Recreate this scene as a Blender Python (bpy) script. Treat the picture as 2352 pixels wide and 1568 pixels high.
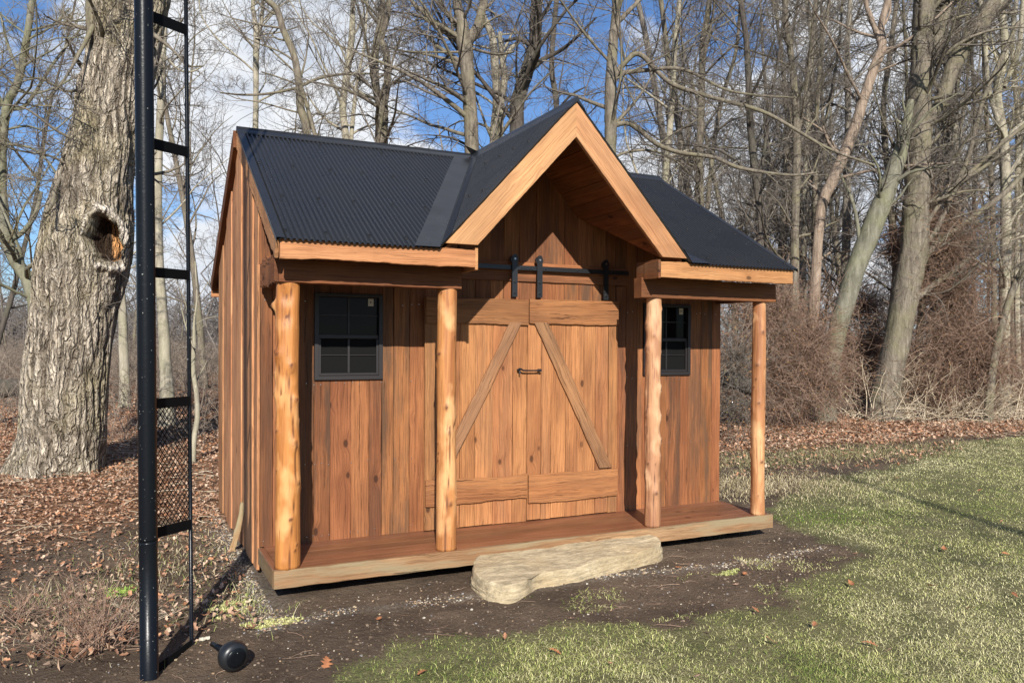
import bpy, math, random
import numpy as np
from mathutils import Vector, Matrix
for o in list(bpy.data.objects): bpy.data.objects.remove(o)
S = bpy.context.scene; COL = S.collection
rng = np.random.default_rng(7); random.seed(7)
RAD = math.radians
# ---------------------------------------------------------------- camera, sky, sun, exposure
F = 1838.2; CAM = np.array([-0.9219, -5.6642, 1.5702]); YAW, PITCH, ROLL, SY = -0.45, -0.0121, 0.0053, 31.2
def cam_axes():
    cy, sy = math.cos(YAW), math.sin(YAW)
    f = np.array([-sy*math.cos(PITCH), cy*math.cos(PITCH), math.sin(PITCH)]); r = np.array([cy, sy, 0.]); u = np.cross(r, f)
    return r*math.cos(ROLL)+u*math.sin(ROLL), -r*math.sin(ROLL)+u*math.cos(ROLL), f
CR, CU, CF = cam_axes()
cd = bpy.data.cameras.new('camera'); cam = bpy.data.objects.new('camera', cd); COL.objects.link(cam)
cd.sensor_width = 36; cd.lens = F/2352*36; cd.shift_y = SY/2352; cd.clip_end = 3000; cd.clip_start = 0.05
cam.matrix_world = Matrix(((CR[0], CU[0], -CF[0], CAM[0]), (CR[1], CU[1], -CF[1], CAM[1]), (CR[2], CU[2], -CF[2], CAM[2]), (0, 0, 0, 1)))
S.camera = cam
def ray(a, b): return CF + CR*(a-1176)/F - CU*(b-784-SY)/F
def at(a, b, dep): return CAM + ray(a, b)*dep                 # point seen at (a, b) at a given distance along the view
def gnd(a, b, z=-.2):
    d = ray(a, b); return CAM + d*((z-CAM[2])/d[2])
SUN = np.array([.3354, .986, -.5908]); SUN /= np.linalg.norm(SUN)      # travel direction of the sunlight
EL = math.asin(-SUN[2]); AZ = math.atan2(-SUN[0], -SUN[1])
sl = bpy.data.lights.new('sun', 'SUN'); sl.energy = 5.0; sl.angle = RAD(.5); sl.color = (1, .955, .88)
so = bpy.data.objects.new('sun', sl); COL.objects.link(so); so.rotation_euler = Vector(SUN).to_track_quat('-Z', 'Y').to_euler()
S.view_settings.view_transform = 'Standard'; S.view_settings.look = 'None'; S.view_settings.gamma = 1; S.view_settings.exposure = 0.60
W = bpy.data.worlds.new('World'); S.world = W; W.use_nodes = True

class NT:                                                     # tiny node helper
    def __init__(s, t): s.t = t; s.n = t.nodes; s.l = t.links
    def new(s, ty, **k):
        n = s.n.new(ty)
        for a, b in k.items():
            if a == 'inp':
                for i, v in b.items():
                    if hasattr(v, 'is_output'): s.l.new(v, n.inputs[i])
                    else: n.inputs[i].default_value = v
            else: setattr(n, a, b)
        return n
    def math(s, op, a, b=0., clamp=False): return s.new('ShaderNodeMath', operation=op, use_clamp=clamp, inp={0: a, 1: b}).outputs[0]
    def vmath(s, op, a, b=(0, 0, 0)):
        n = s.new('ShaderNodeVectorMath', operation=op, inp={0: a})
        if op == 'SCALE':
            if hasattr(b, 'is_output'): s.l.new(b, n.inputs[3])
            else: n.inputs[3].default_value = b
        elif hasattr(b, 'is_output'): s.l.new(b, n.inputs[1])
        else: n.inputs[1].default_value = b
        return n.outputs['Value'] if op in ('DOT_PRODUCT', 'LENGTH') else n.outputs[0]
    def noise(s, vec, sc=5., det=4., ro=.55, dist=0.):
        return s.new('ShaderNodeTexNoise', inp={'Vector': vec, 'Scale': sc, 'Detail': det, 'Roughness': ro, 'Distortion': dist}).outputs['Fac']
    def vor(s, vec, sc=5., feat='F1', out='Distance', rnd=1.):
        n = s.new('ShaderNodeTexVoronoi', feature=feat, inp={'Vector': vec, 'Scale': sc, 'Randomness': rnd}); return n.outputs[out]
    def ramp(s, fac, stops, interp='LINEAR'):
        n = s.new('ShaderNodeValToRGB', inp={0: fac}); cr = n.color_ramp; cr.interpolation = interp
        while len(cr.elements) < len(stops): cr.elements.new(.5)
        for e, (p, c) in zip(cr.elements, stops):
            e.position = p; e.color = (c, c, c, 1) if isinstance(c, (int, float)) else (*c, 1)
        return n.outputs[0]
    def mix(s, f, a, b, bt='MIX'):
        n = s.new('ShaderNodeMix', data_type='RGBA', blend_type=bt)
        for i, v in ((0, f), (6, a), (7, b)):
            if hasattr(v, 'is_output'): s.l.new(v, n.inputs[i])
            elif isinstance(v, (int, float)): n.inputs[i].default_value = v
            else: n.inputs[i].default_value = (*v, 1)[:4]
        return n.outputs[2]
    def map(s, vec, sc=(1, 1, 1), loc=(0, 0, 0)): return s.new('ShaderNodeMapping', inp={'Vector': vec, 'Scale': sc, 'Location': loc}).outputs[0]
    def attr(s, name): return s.new('ShaderNodeAttribute', attribute_name=name)
def material(name):
    m = bpy.data.materials.new(name); m.use_nodes = True; t = NT(m.node_tree); t.n.clear()
    out = t.new('ShaderNodeOutputMaterial'); b = t.new('ShaderNodeBsdfPrincipled'); t.l.new(b.outputs[0], out.inputs[0])
    return m, t, b
def fin(t, b, col=None, rough=None, bump=None, bstr=.5, bdist=.01, **k):
    if col is not None:
        if hasattr(col, 'is_output'): t.l.new(col, b.inputs['Base Color'])
        else: b.inputs['Base Color'].default_value = (*col, 1)
    if rough is not None:
        if hasattr(rough, 'is_output'): t.l.new(rough, b.inputs['Roughness'])
        else: b.inputs['Roughness'].default_value = rough
    if bump is not None:
        bn = t.new('ShaderNodeBump', inp={'Strength': bstr, 'Distance': bdist, 'Height': bump}); t.l.new(bn.outputs[0], b.inputs['Normal'])
    for a, v in k.items(): b.inputs[a.replace('_', ' ')].default_value = v

# sky with clouds
t = NT(W.node_tree); t.n.clear()
wo = t.new('ShaderNodeOutputWorld'); bg = t.new('ShaderNodeBackground'); t.l.new(bg.outputs[0], wo.inputs[0])
sky = t.new('ShaderNodeTexSky'); sky.sky_type = 'NISHITA'; sky.sun_disc = False; sky.sun_elevation = EL; sky.sun_rotation = AZ
sky.air_density = 1.0; sky.dust_density = .4; sky.ozone_density = 3.5
bg.inputs[1].default_value = .046
geo = t.new('ShaderNodeTexCoord').outputs['Generated']
dirv = t.vmath('NORMALIZE', geo)
n1 = t.noise(t.map(dirv, (1, 1, 2.6), (3.1, .4, 1.7)), 2.6, 9, .6, .25)
n2 = t.noise(t.map(dirv, (1, 1, 2.2), (0, 4, 2)), 9, 6, .6)
acc = None
for (a, b_, rad, wt) in ((600, 150, .13, .21), (380, 260, .09, .10), (800, 60, .10, .08), (1600, 480, .13, .24), (1450, 420, .07, .08), (1950, 40, .16, .14), (2080, 470, .10, .12), (60, 690, .14, .08), (900, 330, .06, .05), (250, 120, .08, -.06),
                         (1150, 180, .17, -.10), (1700, 200, .12, -.08), (2250, 300, .12, -.08), (100, 450, .08, -.10), (560, 420, .07, -.05)):
    d = ray(a, b_); d = d/np.linalg.norm(d)
    dp = t.vmath('DOT_PRODUCT', dirv, tuple(d))
    g = t.math('POWER', 2.718, t.math('MULTIPLY', t.math('SUBTRACT', dp, 1.), 1/(rad*rad)))
    g = t.math('MULTIPLY', g, wt*1.35); acc = g if acc is None else t.math('ADD', acc, g)
cf = t.math('ADD', t.math('ADD', n1, acc), t.math('MULTIPLY', t.math('SUBTRACT', n2, .5), .16))
cm = t.ramp(cf, [(.54, 0.), (.66, 1.)], 'EASE')
ccol = t.ramp(t.noise(t.map(dirv, (1, 1, 2), (9, 2, 5)), 5, 5, .5), [(.3, (7.0, 8.2, 10.4)), (.55, (13.2, 13.6, 14.2))])
sk = t.mix(1., sky.outputs[0], (1.30, 1.55, 1.90), 'MULTIPLY')
t.l.new(t.mix(cm, sk, ccol), bg.inputs[0])

# ---------------------------------------------------------------- mesh helpers
def tag(o, label=None, cat=None, group=None, kind=None):
    for k, v in (('label', label), ('category', cat), ('group', group), ('kind', kind)):
        if v: o[k] = v
    return o
def empty(name, loc, label, cat, group=None):
    o = bpy.data.objects.new(name, None); COL.objects.link(o); o.location = tuple(float(a) for a in loc); o.empty_display_size = .1
    return tag(o, label, cat, group)
def mesh_from(name, V, F4=None, F3=None, col=None, uv=None, smooth=True):
    me = bpy.data.meshes.new(name); V = np.asarray(V, np.float32); me.vertices.add(len(V)); me.vertices.foreach_set('co', V.ravel())
    idx = []; st = []; tot = 0; n = 0
    parts = [np.asarray(x, np.int32) for x in (F4, F3) if x is not None and len(x)]
    loops = np.concatenate([p.ravel() for p in parts]); starts = []
    for p in parts:
        k = p.shape[1]; starts.append(n + np.arange(len(p))*k); n += p.size
    starts = np.concatenate(starts).astype(np.int32)
    me.loops.add(len(loops)); me.loops.foreach_set('vertex_index', loops)
    me.polygons.add(len(starts)); me.polygons.foreach_set('loop_start', starts)
    me.update(calc_edges=True)
    me.polygons.foreach_set('use_smooth', np.full(len(starts), bool(smooth)))
    if col is not None:
        a = me.color_attributes.new('Col', 'FLOAT_COLOR', 'POINT'); c = np.ones((len(V), 4), np.float32); c[:, :col.shape[1]] = col; a.data.foreach_set('color', c.ravel())
    if uv is not None:
        l = me.uv_layers.new(name='UVMap'); l.data.foreach_set('uv', np.asarray(uv, np.float32)[loops].ravel())
    me.validate(); return me
def link(name, me, m, parent=None):
    o = bpy.data.objects.new(name, me); COL.objects.link(o)
    if m is not None: me.materials.append(m)
    if parent is not None:
        o.parent = parent; o.matrix_parent_inverse = Matrix.Translation(-parent.location)
    return o
class MB:
    def __init__(s): s.V = []; s.F4 = []; s.F3 = []; s.C = []; s.U = []; s.n = 0
    def add(s, V, F4=(), F3=(), c=(.5, .5, .5), uv=None):
        V = np.asarray(V, float); s.V.append(V)
        if len(F4): s.F4.append(np.asarray(F4, int)+s.n)
        if len(F3): s.F3.append(np.asarray(F3, int)+s.n)
        c = np.asarray(c, float); s.C.append(np.broadcast_to(c, (len(V), 3)) if c.ndim == 1 else c)
        s.U.append(V[:, :2] if uv is None else np.asarray(uv)); s.n += len(V); return s
    def plank(s, o, l, w, t, c0=0., c1=0., n=10, jit=.0015, ch=.003, tone=None, grey=None, wane=0., uvo=None):
        """board from corner o; l, w, t are its full length, width and thickness vectors; c0/c1 slant the ends; jit/wane roughen the long edges"""
        o, l, w, t_ = (np.asarray(a, float) for a in (o, l, w, t)); L, Wd, T = (np.linalg.norm(a) for a in (l, w, t_)); ld, wd, td = l/L, w/Wd, t_/T
        ch = min(ch, T*.3, Wd*.3)
        cs = np.array([(ch, 0), (Wd-ch, 0), (Wd, ch), (Wd, T-ch), (Wd-ch, T), (ch, T), (0, T-ch), (0, ch)])
        ss = np.linspace(0, 1, n+1); V = []; U = []
        ua, ub = (random.random()*20, random.random()*20) if uvo is None else uvo
        j = (rng.random((n+1, 4))-.5)*2*jit
        wn = np.cumsum(rng.normal(0, 1, (n+1, 2)), 0); wn -= np.linspace(0, 1, n+1)[:, None]*wn[-1]; wn *= wane/max(1e-6, math.sqrt(n)*.5)
        for i, q in enumerate(ss):
            for k, (a, b) in enumerate(cs):
                e0 = -(c0*a) ; pos = (c0*a)*(1-q) + (L + c1*a)*q
                a2 = a + (j[i, 0]+wn[i, 0] if a < Wd/2 else j[i, 1]+wn[i, 1]); b2 = b + (j[i, 2] if b < T/2 else j[i, 3])*.5
                V.append(o + ld*pos + wd*a2 + td*b2); U.append((ua+q*L, ub+a+(b if k in (2, 3) else -b if k in (6, 7) else 0)))
        F4 = []
        for i in range(n):
            for k in range(8):
                a = i*8+k; b = i*8+(k+1) % 8; F4.append((a, a+8, b+8, b))
        F4 += [(0, 1, 2, 7), (7, 2, 3, 6), (6, 3, 4, 5)]; m = n*8; F4 += [(m+1, m, m+7, m+2), (m+2, m+7, m+6, m+3), (m+3, m+6, m+5, m+4)]
        if np.dot(np.cross(ld, wd), td) > 0: F4 = [f[::-1] for f in F4]
        F4 = [f[::-1] for f in F4]
        return s.add(V, F4, c=(random.random() if tone is None else tone, random.random()**1.1 if grey is None else grey, random.random()), uv=U)
    def box(s, x0, x1, y0, y1, z0, z1, ch=.002, **k):
        return s.plank((x0, y0, z0), (x1-x0, 0, 0), (0, 0, z1-z0), (0, y1-y0, 0), n=1, jit=0, ch=ch, **k)
    def tube(s, P, R, sides=10, c=(.5, .5, .5), cap=True):
        P = np.asarray(P, float)[None]; R = np.broadcast_to(np.asarray(R, float), (P.shape[1],))[None]
        V, F = tubes(P, R, sides); n = P.shape[1]
        uv = np.stack([np.repeat(np.linspace(0, n*.1, n), sides), np.tile(np.linspace(0, .3, sides), n)], 1)
        F3 = []
        if cap:
            V = np.vstack([V, P[0, 0], P[0, -1]]); uv = np.vstack([uv, [0, 0], [0, 0]]); a, b = n*sides, n*sides+1
            for k in range(sides): F3 += [(a, k, (k+1) % sides), (b, (n-1)*sides+(k+1) % sides, (n-1)*sides+k)]
        return s.add(V, F, F3, c=c, uv=uv)
    def build(s, name, m, parent=None, smooth=False):
        me = mesh_from(name, np.vstack(s.V), np.vstack(s.F4) if s.F4 else None, np.vstack(s.F3) if s.F3 else None, np.vstack(s.C), np.vstack(s.U), smooth)
        return link(name, me, m, parent)
def norm(a): return a/np.maximum(np.linalg.norm(a, axis=-1, keepdims=True), 1e-9)
def tubes(P, R, sides):
    N, K, _ = P.shape; T = np.zeros_like(P); T[:, 1:-1] = P[:, 2:]-P[:, :-2]; T[:, 0] = P[:, 1]-P[:, 0]; T[:, -1] = P[:, -1]-P[:, -2]; T = norm(T)
    m = norm(T.mean(1)); ref = np.where(np.abs(m[:, 2:3]) > .75, np.array([[1., 0, 0]]), np.array([[0, 0, 1.]]))[:, None]
    A = norm(np.cross(T, np.broadcast_to(ref, T.shape))); B = np.cross(T, A)
    th = np.arange(sides)*2*np.pi/sides
    V = P[:, :, None] + R[:, :, None, None]*(np.cos(th)[None, None, :, None]*A[:, :, None] + np.sin(th)[None, None, :, None]*B[:, :, None])
    i = np.arange(N)[:, None, None]*K*sides + np.arange(K-1)[None, :, None]*sides; k = np.arange(sides)[None, None]; k2 = (k+1) % sides
    Fq = np.stack([i+k, i+k2, i+sides+k2, i+sides+k], -1).reshape(-1, 4)
    return V.reshape(-1, 3), Fq
def grow(P, R, K, t0, t1, lr, rr, ang, Sg, wander, up, rg, tip=.0015, lmin=.05, rmax=None):
    """spawn K curved children on every parent path"""
    N, n, _ = P.shape; t = t0 + (t1-t0)*(np.arange(K)[None]+rg.random((N, K)))/K; x = t*(n-1); i = np.clip(x.astype(int), 0, n-2); f = (x-i)[..., None]
    ii = np.arange(N)[:, None]; p = P[ii, i]*(1-f)+P[ii, i+1]*f; r = R[ii, i]*(1-f[..., 0])+R[ii, i+1]*f[..., 0]; T = norm(P[ii, i+1]-P[ii, i])
    Lp = np.linalg.norm(np.diff(P, axis=1), axis=-1).sum(1)[:, None]
    L = np.maximum(Lp*lr*(1.15-.75*t)*(.6+.8*rg.random((N, K))), lmin)
    az = rg.random((N, K))*2*np.pi + np.arange(K)[None]*2.4
    a = norm(np.cross(T, np.broadcast_to(np.array([.3, .2, .93]), T.shape))); b = np.cross(T, a)
    an = ang*(.7+.6*rg.random((N, K)))
    d = T*np.cos(an)[..., None] + (a*np.cos(az)[..., None]+b*np.sin(az)[..., None])*np.sin(an)[..., None]
    p = p.reshape(-1, 3); d = norm(d.reshape(-1, 3)); L = L.reshape(-1); r0 = (r*rr*(.7+.5*rg.random((N, K)))).reshape(-1)
    r0 = np.maximum(r0, tip*1.15)
    if rmax: r0 = np.minimum(r0, rmax)
    out = [p]; q = p; w = rg.normal(0, wander, p.shape)
    for s in range(Sg):
        w = .6*w + rg.normal(0, wander, p.shape); d = norm(d + w + np.array([0, 0, up])); q = q + d*(L/Sg)[:, None]; out.append(q)
    PP = np.stack(out, 1); ts = np.linspace(0, 1, Sg+1)[None]
    RR = r0[:, None]*(1-ts)+np.minimum(tip, r0)[:, None]*ts
    return PP, RR
def smooth_path(pts, n):
    pts = np.asarray(pts, float); k = len(pts); x = np.linspace(0, k-1, n); i = np.clip(x.astype(int), 0, k-2); f = (x-i)[:, None]
    g = lambda j: pts[np.clip(j, 0, k-1)]
    a, b, c, d = g(i-1), g(i), g(i+1), g(i+2)
    return .5*((2*b)+(-a+c)*f+(2*a-5*b+4*c-d)*f**2+(-a+3*b-3*c+d)*f**3)

def vnoise(x, y, sc, seed, octs=4):
    out = 0; amp = 1; tot = 0
    for o in range(octs):
        g = np.random.default_rng(seed+o).random((64, 64)); u = (x*sc*2**o) % 64; v = (y*sc*2**o) % 64; i = u.astype(int) % 64; j = v.astype(int) % 64; fu = u-np.floor(u); fv = v-np.floor(v)
        fu = fu*fu*(3-2*fu); fv = fv*fv*(3-2*fv); i2 = (i+1) % 64; j2 = (j+1) % 64
        out = out + amp*(g[i, j]*(1-fu)*(1-fv)+g[i2, j]*fu*(1-fv)+g[i, j2]*(1-fu)*fv+g[i2, j2]*fu*fv); tot += amp; amp *= .5
    return out/tot
# ---------------------------------------------------------------- materials
def wood(name, light, dark, rough=.75, grain=1., crack=.5, bump=.6, greycol=(.20, .15, .11), greyamt=.55, spec=.3, coat=0., knots=1.):
    wf = dict(deck=(.66, .63, .55), ).get(name.split('_')[0], (.655, .575, .475)); light = tuple(a*f for a, f in zip(light, wf)); dark = tuple(a*f*.92 for a, f in zip(dark, wf)); greycol = tuple(a*f for a, f in zip(greycol, wf))
    if name == 'deck_fascia': light, dark = tuple(a*.8 for a in light), tuple(a*.8 for a in dark)
    m, t, b = material(name); uv = t.new('ShaderNodeUVMap').outputs[0]; at_ = t.attr('Col'); sp = t.new('ShaderNodeSeparateColor', inp={0: at_.outputs[0]})
    off = t.new('ShaderNodeCombineXYZ', inp={2: t.math('MULTIPLY', sp.outputs[2], 31.)}).outputs[0]
    v = t.vmath('ADD', uv, off)
    wob = t.noise(t.map(v, (1.3, 3, 1)), 2., 3); v2 = t.vmath('ADD', v, t.new('ShaderNodeCombineXYZ', inp={1: t.math('MULTIPLY', t.math('SUBTRACT', wob, .5), .035)}).outputs[0])
    # knots bend the grain round them; only some cells hold a knot
    kv = t.map(v, (3.6, 6.2, 1)); kn0 = t.vor(kv, 1.0); kc = t.new('ShaderNodeSeparateColor', inp={0: t.vor(kv, 1.0, out='Color')}).outputs[0]
    has = t.ramp(kc, [(.60, 0.), (.62, 1.)]); kw = t.math('MULTIPLY', t.ramp(kn0, [(.0, 1.), (.42, 0.)], 'EASE'), has)
    v3 = t.vmath('ADD', v2, t.new('ShaderNodeCombineXYZ', inp={1: t.math('MULTIPLY', kw, .032)}).outputs[0])
    A = t.noise(t.map(v3, (.5, 19, 1)), 1., 6, .62); B = t.noise(t.map(v3, (2.4, 130, 1)), 1., 4, .7); Cn = t.noise(t.map(v3, (.9, 7, 1)), 1.2, 5, .65); Bl = t.noise(t.map(v, (1.1, 2.5, 1)), 1., 3)
    D = t.noise(t.map(v3, (1.8, 60, 1), (5, 3, 0)), 1., 6, .7)
    mid = tuple((a+b_)*.5 for a, b_ in zip(light, dark))
    col = t.mix(t.ramp(A, [(.36, 0.), (.64, 1.)]), mid, light)
    col = t.mix(t.math('MULTIPLY', t.ramp(Bl, [(.40, 0.), (.62, 1.)]), .75), col, tuple(c*.85 for c in dark))
    col = t.mix(t.math('MULTIPLY', t.ramp(B, [(.40, 1.), (.53, 0.)]), .62*grain), col, tuple(c*.50 for c in dark))
    col = t.mix(t.math('MULTIPLY', t.ramp(B, [(.58, 0.), (.70, 1.)]), .25*grain), col, tuple(min(1, c*1.3) for c in light))
    col = t.mix(t.math('MULTIPLY', t.ramp(Cn, [(.43, 0.), (.58, 1.)]), t.math('MULTIPLY', sp.outputs[1], greyamt)), col, tuple(c*.8 for c in greycol))
    ck = t.ramp(D, [(.335, 1.), (.375, 0.)]); ckm = t.math('MULTIPLY', ck, crack)
    col = t.mix(ckm, col, tuple(c*.2 for c in dark))
    col = t.mix(t.math('MULTIPLY', kw, .5*knots), col, tuple(c*.75 for c in dark))
    core = t.math('MULTIPLY', t.ramp(kn0, [(.09, 1.), (.14, 0.)]), has); col = t.mix(t.math('MULTIPLY', core, .85*knots), col, tuple(c*.22 for c in dark))
    tone = t.new('ShaderNodeMapRange', inp={0: sp.outputs[0], 3: .72, 4: 1.20}).outputs[0]
    hs = t.new('ShaderNodeHueSaturation', inp={'Hue': t.new('ShaderNodeMapRange', inp={0: sp.outputs[2], 3: .4965, 4: .5035}).outputs[0], 'Value': tone, 'Color': col})
    h = t.math('ADD', t.math('MULTIPLY', B, .6), t.math('ADD', t.math('MULTIPLY', A, .5), t.math('ADD', t.math('MULTIPLY', kw, .8), t.math('MULTIPLY', ck, -.9*crack))))
    fin(t, b, hs.outputs[0], rough, h, bump, .006, Specular_IOR_Level=spec, Coat_Weight=coat, Coat_Roughness=.25)
    return m
M = {}
M['wall'] = wood('cedar_wall_boards', (.52, .235, .105), (.30, .115, .047), crack=.55, bump=.8, greycol=(.17, .10, .065), greyamt=1.)
M['side'] = wood('rough_side_boards', (.92, .52, .29), (.56, .27, .13), crack=.75, bump=1.0, greycol=(.30, .19, .12))
M['trim'] = wood('pale_trim_boards', (.80, .44, .225), (.56, .26, .115), crack=.45, bump=.6, greycol=(.45, .27, .15))
M['gable'] = wood('smooth_gable_boards', (.82, .49, .27), (.60, .30, .145), crack=.25, bump=.4, greycol=(.50, .32, .19), knots=.5)
M['door'] = wood('door_boards', (.62, .315, .145), (.40, .17, .072), crack=.55, bump=.7, greycol=(.26, .16, .10), greyamt=.6)
M['rail'] = wood('door_rails', (.58, .28, .125), (.34, .135, .056), crack=.8, bump=1., greycol=(.25, .15, .09))
M['brace'] = wood('door_braces', (.56, .31, .165), (.30, .14, .068), crack=.8, bump=1.1, greycol=(.33, .22, .15))
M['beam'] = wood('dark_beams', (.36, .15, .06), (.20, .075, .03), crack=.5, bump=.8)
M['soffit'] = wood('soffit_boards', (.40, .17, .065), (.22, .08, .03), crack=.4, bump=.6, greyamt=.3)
M['deck'] = wood('deck_boards', (.42, .185, .10), (.29, .115, .06), rough=.45, crack=.3, bump=.4, greycol=(.32, .19, .13), spec=.5)
M['fascia'] = wood('deck_fascia', (.62, .40, .23), (.44, .24, .12), crack=.7, bump=.8, greycol=(.42, .34, .22), greyamt=1.)
M['rough'] = wood('sawn_end_grain', (.40, .18, .08), (.20, .08, .035), crack=1., bump=1.6)
# peeled log posts
m, t, b = material('varnished_log'); M['post'] = m
co = t.new('ShaderNodeTexCoord').outputs['Object']; at_ = t.attr('Col'); sp = t.new('ShaderNodeSeparateColor', inp={0: at_.outputs[0]})
v = t.vmath('ADD', co, t.new('ShaderNodeCombineXYZ', inp={0: t.math('MULTIPLY', sp.outputs[2], 17.)}).outputs[0])
A = t.noise(t.map(v, (14, 14, .9)), 1., 5, .6, .3); B = t.noise(t.map(v, (60, 60, 3)), 1., 4, .6); Cn = t.noise(t.map(v, (3, 3, 1.6)), 1.5, 3)
col = t.mix(t.ramp(A, [(.34, 0.), (.62, 1.)]), (.27, .085, .014), (.49, .195, .042))
col = t.mix(t.math('MULTIPLY', t.ramp(Cn, [(.48, 0.), (.60, 1.)]), .8), col, (.66, .34, .12))
col = t.mix(t.ramp(B, [(.34, .75), (.44, 0.)]), col, (.24, .085, .02))
col = t.mix(t.ramp(sp.outputs[0], [(.5, 0.), (.85, .95)]), col, (.13, .045, .015))
paler = t.new('ShaderNodeHueSaturation', inp={'Saturation': t.new('ShaderNodeMapRange', inp={0: sp.outputs[1], 3: 1., 4: .78}).outputs[0], 'Value': t.new('ShaderNodeMapRange', inp={0: sp.outputs[1], 3: 1., 4: .93}).outputs[0], 'Color': col})
fin(t, b, paler.outputs[0], .5, t.math('ADD', A, t.math('MULTIPLY', B, .5)), .9, .008, Specular_IOR_Level=.35)
# black corrugated metal
m, t, b = material('black_roof_metal'); M['roof'] = m
co = t.new('ShaderNodeTexCoord').outputs['Object']; nn = t.noise(co, 2.5, 5, .6); dd = t.noise(co, 55, 2, .5)
col = t.mix(t.math('MULTIPLY', nn, .35), (.013, .013, .013), (.032, .032, .032)); col = t.mix(t.ramp(dd, [(.74, 0.), (.78, .5)]), col, (.3, .3, .3))
fin(t, b, col, t.ramp(nn, [(.3, .22), (.7, .36)]), t.noise(co, 6, 3), .06, .02, Specular_IOR_Level=.5)
m, t, b = material('black_painted_steel'); M['steel'] = m
co = t.new('ShaderNodeTexCoord').outputs['Object']; dd = t.noise(co, 85, 2, .4); d2 = t.noise(t.map(co, (6, 6, 1)), 4, 5, .7)
col = t.mix(t.ramp(dd, [(.73, 0.), (.76, .6)]), (.005, .006, .008), (.42, .42, .38)); col = t.mix(t.ramp(d2, [(.66, 0.), (.85, .2)]), col, (.05, .048, .042))
fin(t, b, col, .30, t.math('ADD', t.noise(co, 30, 3), dd), .15, .004, Specular_IOR_Level=.2)
m, t, b = material('black_hardware'); M['iron'] = m; fin(t, b, (.012, .013, .015), .38, t.noise(t.new('ShaderNodeTexCoord').outputs['Object'], 90, 2), .15, .002)
m, t, b = material('matt_black_bar'); M['bar'] = m; fin(t, b, (.0055, .006, .0065), .8, t.noise(t.new('ShaderNodeTexCoord').outputs['Object'], 60, 2), .1, .002, Specular_IOR_Level=.08)
m, t, b = material('steel_bolt'); M['bolt'] = m; fin(t, b, (.45, .46, .46), .35, Metallic=.9)
m, t, b = material('window_frame_vinyl'); M['frame'] = m; fin(t, b, (.014, .011, .011), .5, t.noise(t.new('ShaderNodeTexCoord').outputs['Object'], 40, 2), .05, .002)
m, t, b = material('dark_window_glass'); M['glass'] = m; co = t.new('ShaderNodeTexCoord').outputs['Object']
fin(t, b, (.004, .004, .005), .05, t.noise(co, 3, 2), .04, .02, Specular_IOR_Level=.10)
m, t, b = material('insect_screen'); M['screen'] = m; fin(t, b, (.006, .006, .006), .8, Specular_IOR_Level=.1)
m, t, b = material('sticker_paper'); M['sticker'] = m; fin(t, b, (.5, .45, .35), .7)
# bark
def bark(name, light, dark, moss, sc=1., rough=.9, bs=.8, stretch=.22):
    m, t, b = material(name); co = t.new('ShaderNodeTexCoord').outputs['Object']; oi = t.new('ShaderNodeObjectInfo')
    v = t.vmath('ADD', co, t.new('ShaderNodeCombineXYZ', inp={0: t.math('MULTIPLY', oi.outputs['Random'], 43.)}).outputs[0])
    a = t.noise(t.map(v, (1, 1, stretch)), 15*sc, 6, .65, .5); c = t.noise(v, 1.6, 4, .6); d = t.noise(t.map(v, (1, 1, .6)), 40*sc, 4, .6)
    e = t.vor(t.map(v, (1, 1, stretch)), 11*sc)
    col = t.mix(t.ramp(a, [(.34, 0.), (.60, 1.)]), dark, light); col = t.mix(t.ramp(e, [(.0, .0), (.6, .45)]), col, dark)
    col = t.mix(t.ramp(c, [(.45, 0.), (.66, .65)]), col, moss); col = t.mix(t.ramp(d, [(.58, 0.), (.75, .5)]), col, tuple(min(.8, x*1.5) for x in light))
    fin(t, b, col, rough, t.math('ADD', t.math('MULTIPLY', a, 1.), t.math('MULTIPLY', d, .35)), bs, .03, Specular_IOR_Level=.2); return m
M['bark_big'] = bark('furrowed_grey_bark', (.46, .40, .31), (.15, .115, .08), (.30, .265, .16), .9, bs=.9)
M['bark'] = bark('grey_brown_bark', (.25, .215, .165), (.085, .068, .052), (.17, .155, .09), 1.)
M['bark_pale'] = bark('pale_beech_bark', (.42, .375, .29), (.20, .175, .13), (.28, .26, .17), .8, bs=.3)
M['bark_dark'] = bark('dark_bark', (.12, .10, .082), (.048, .04, .034), (.09, .085, .06), 1.)
M['bark_red'] = bark('shaggy_pinkish_bark', (.40, .31, .24), (.15, .11, .08), (.25, .19, .14), 1.3, bs=.9, stretch=.1)
M['bark_moss'] = bark('smooth_mossy_bark', (.24, .225, .17), (.10, .095, .068), (.16, .16, .085), .7, bs=.4)
M['bark_far'] = bark('far_trunks', (.30, .265, .215), (.13, .11, .09), (.20, .18, .13), .6, bs=.2)
def flat(name, a, c2, sc=30, rough=.85):
    m, t, b = material(name); at_ = t.attr('Col'); sp = t.new('ShaderNodeSeparateColor', inp={0: at_.outputs[0]}); co = t.new('ShaderNodeTexCoord').outputs['Object']
    fin(t, b, t.mix(t.math('ADD', t.math('MULTIPLY', sp.outputs[0], .7), t.math('MULTIPLY', t.noise(co, sc, 2), .3)), a, c2), rough, Specular_IOR_Level=.2); return m
M['twig'] = flat('grey_twigs', (.060, .049, .042), (.25, .215, .175), 1.5)
M['twig_far'] = flat('far_twigs', (.07, .06, .055), (.22, .195, .175), 1.)
M['twig_warm'] = flat('yellowish_branches', (.075, .06, .038), (.32, .27, .165), 1.5)
M['vine'] = flat('reddish_vine_stems', (.105, .058, .042), (.41, .28, .20), 3)
M['brush'] = flat('grey_brown_brush', (.085, .066, .052), (.31, .25, .195), 2)
M['straw'] = flat('dry_pale_stems', (.30, .23, .15), (.66, .56, .42), 3)
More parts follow.
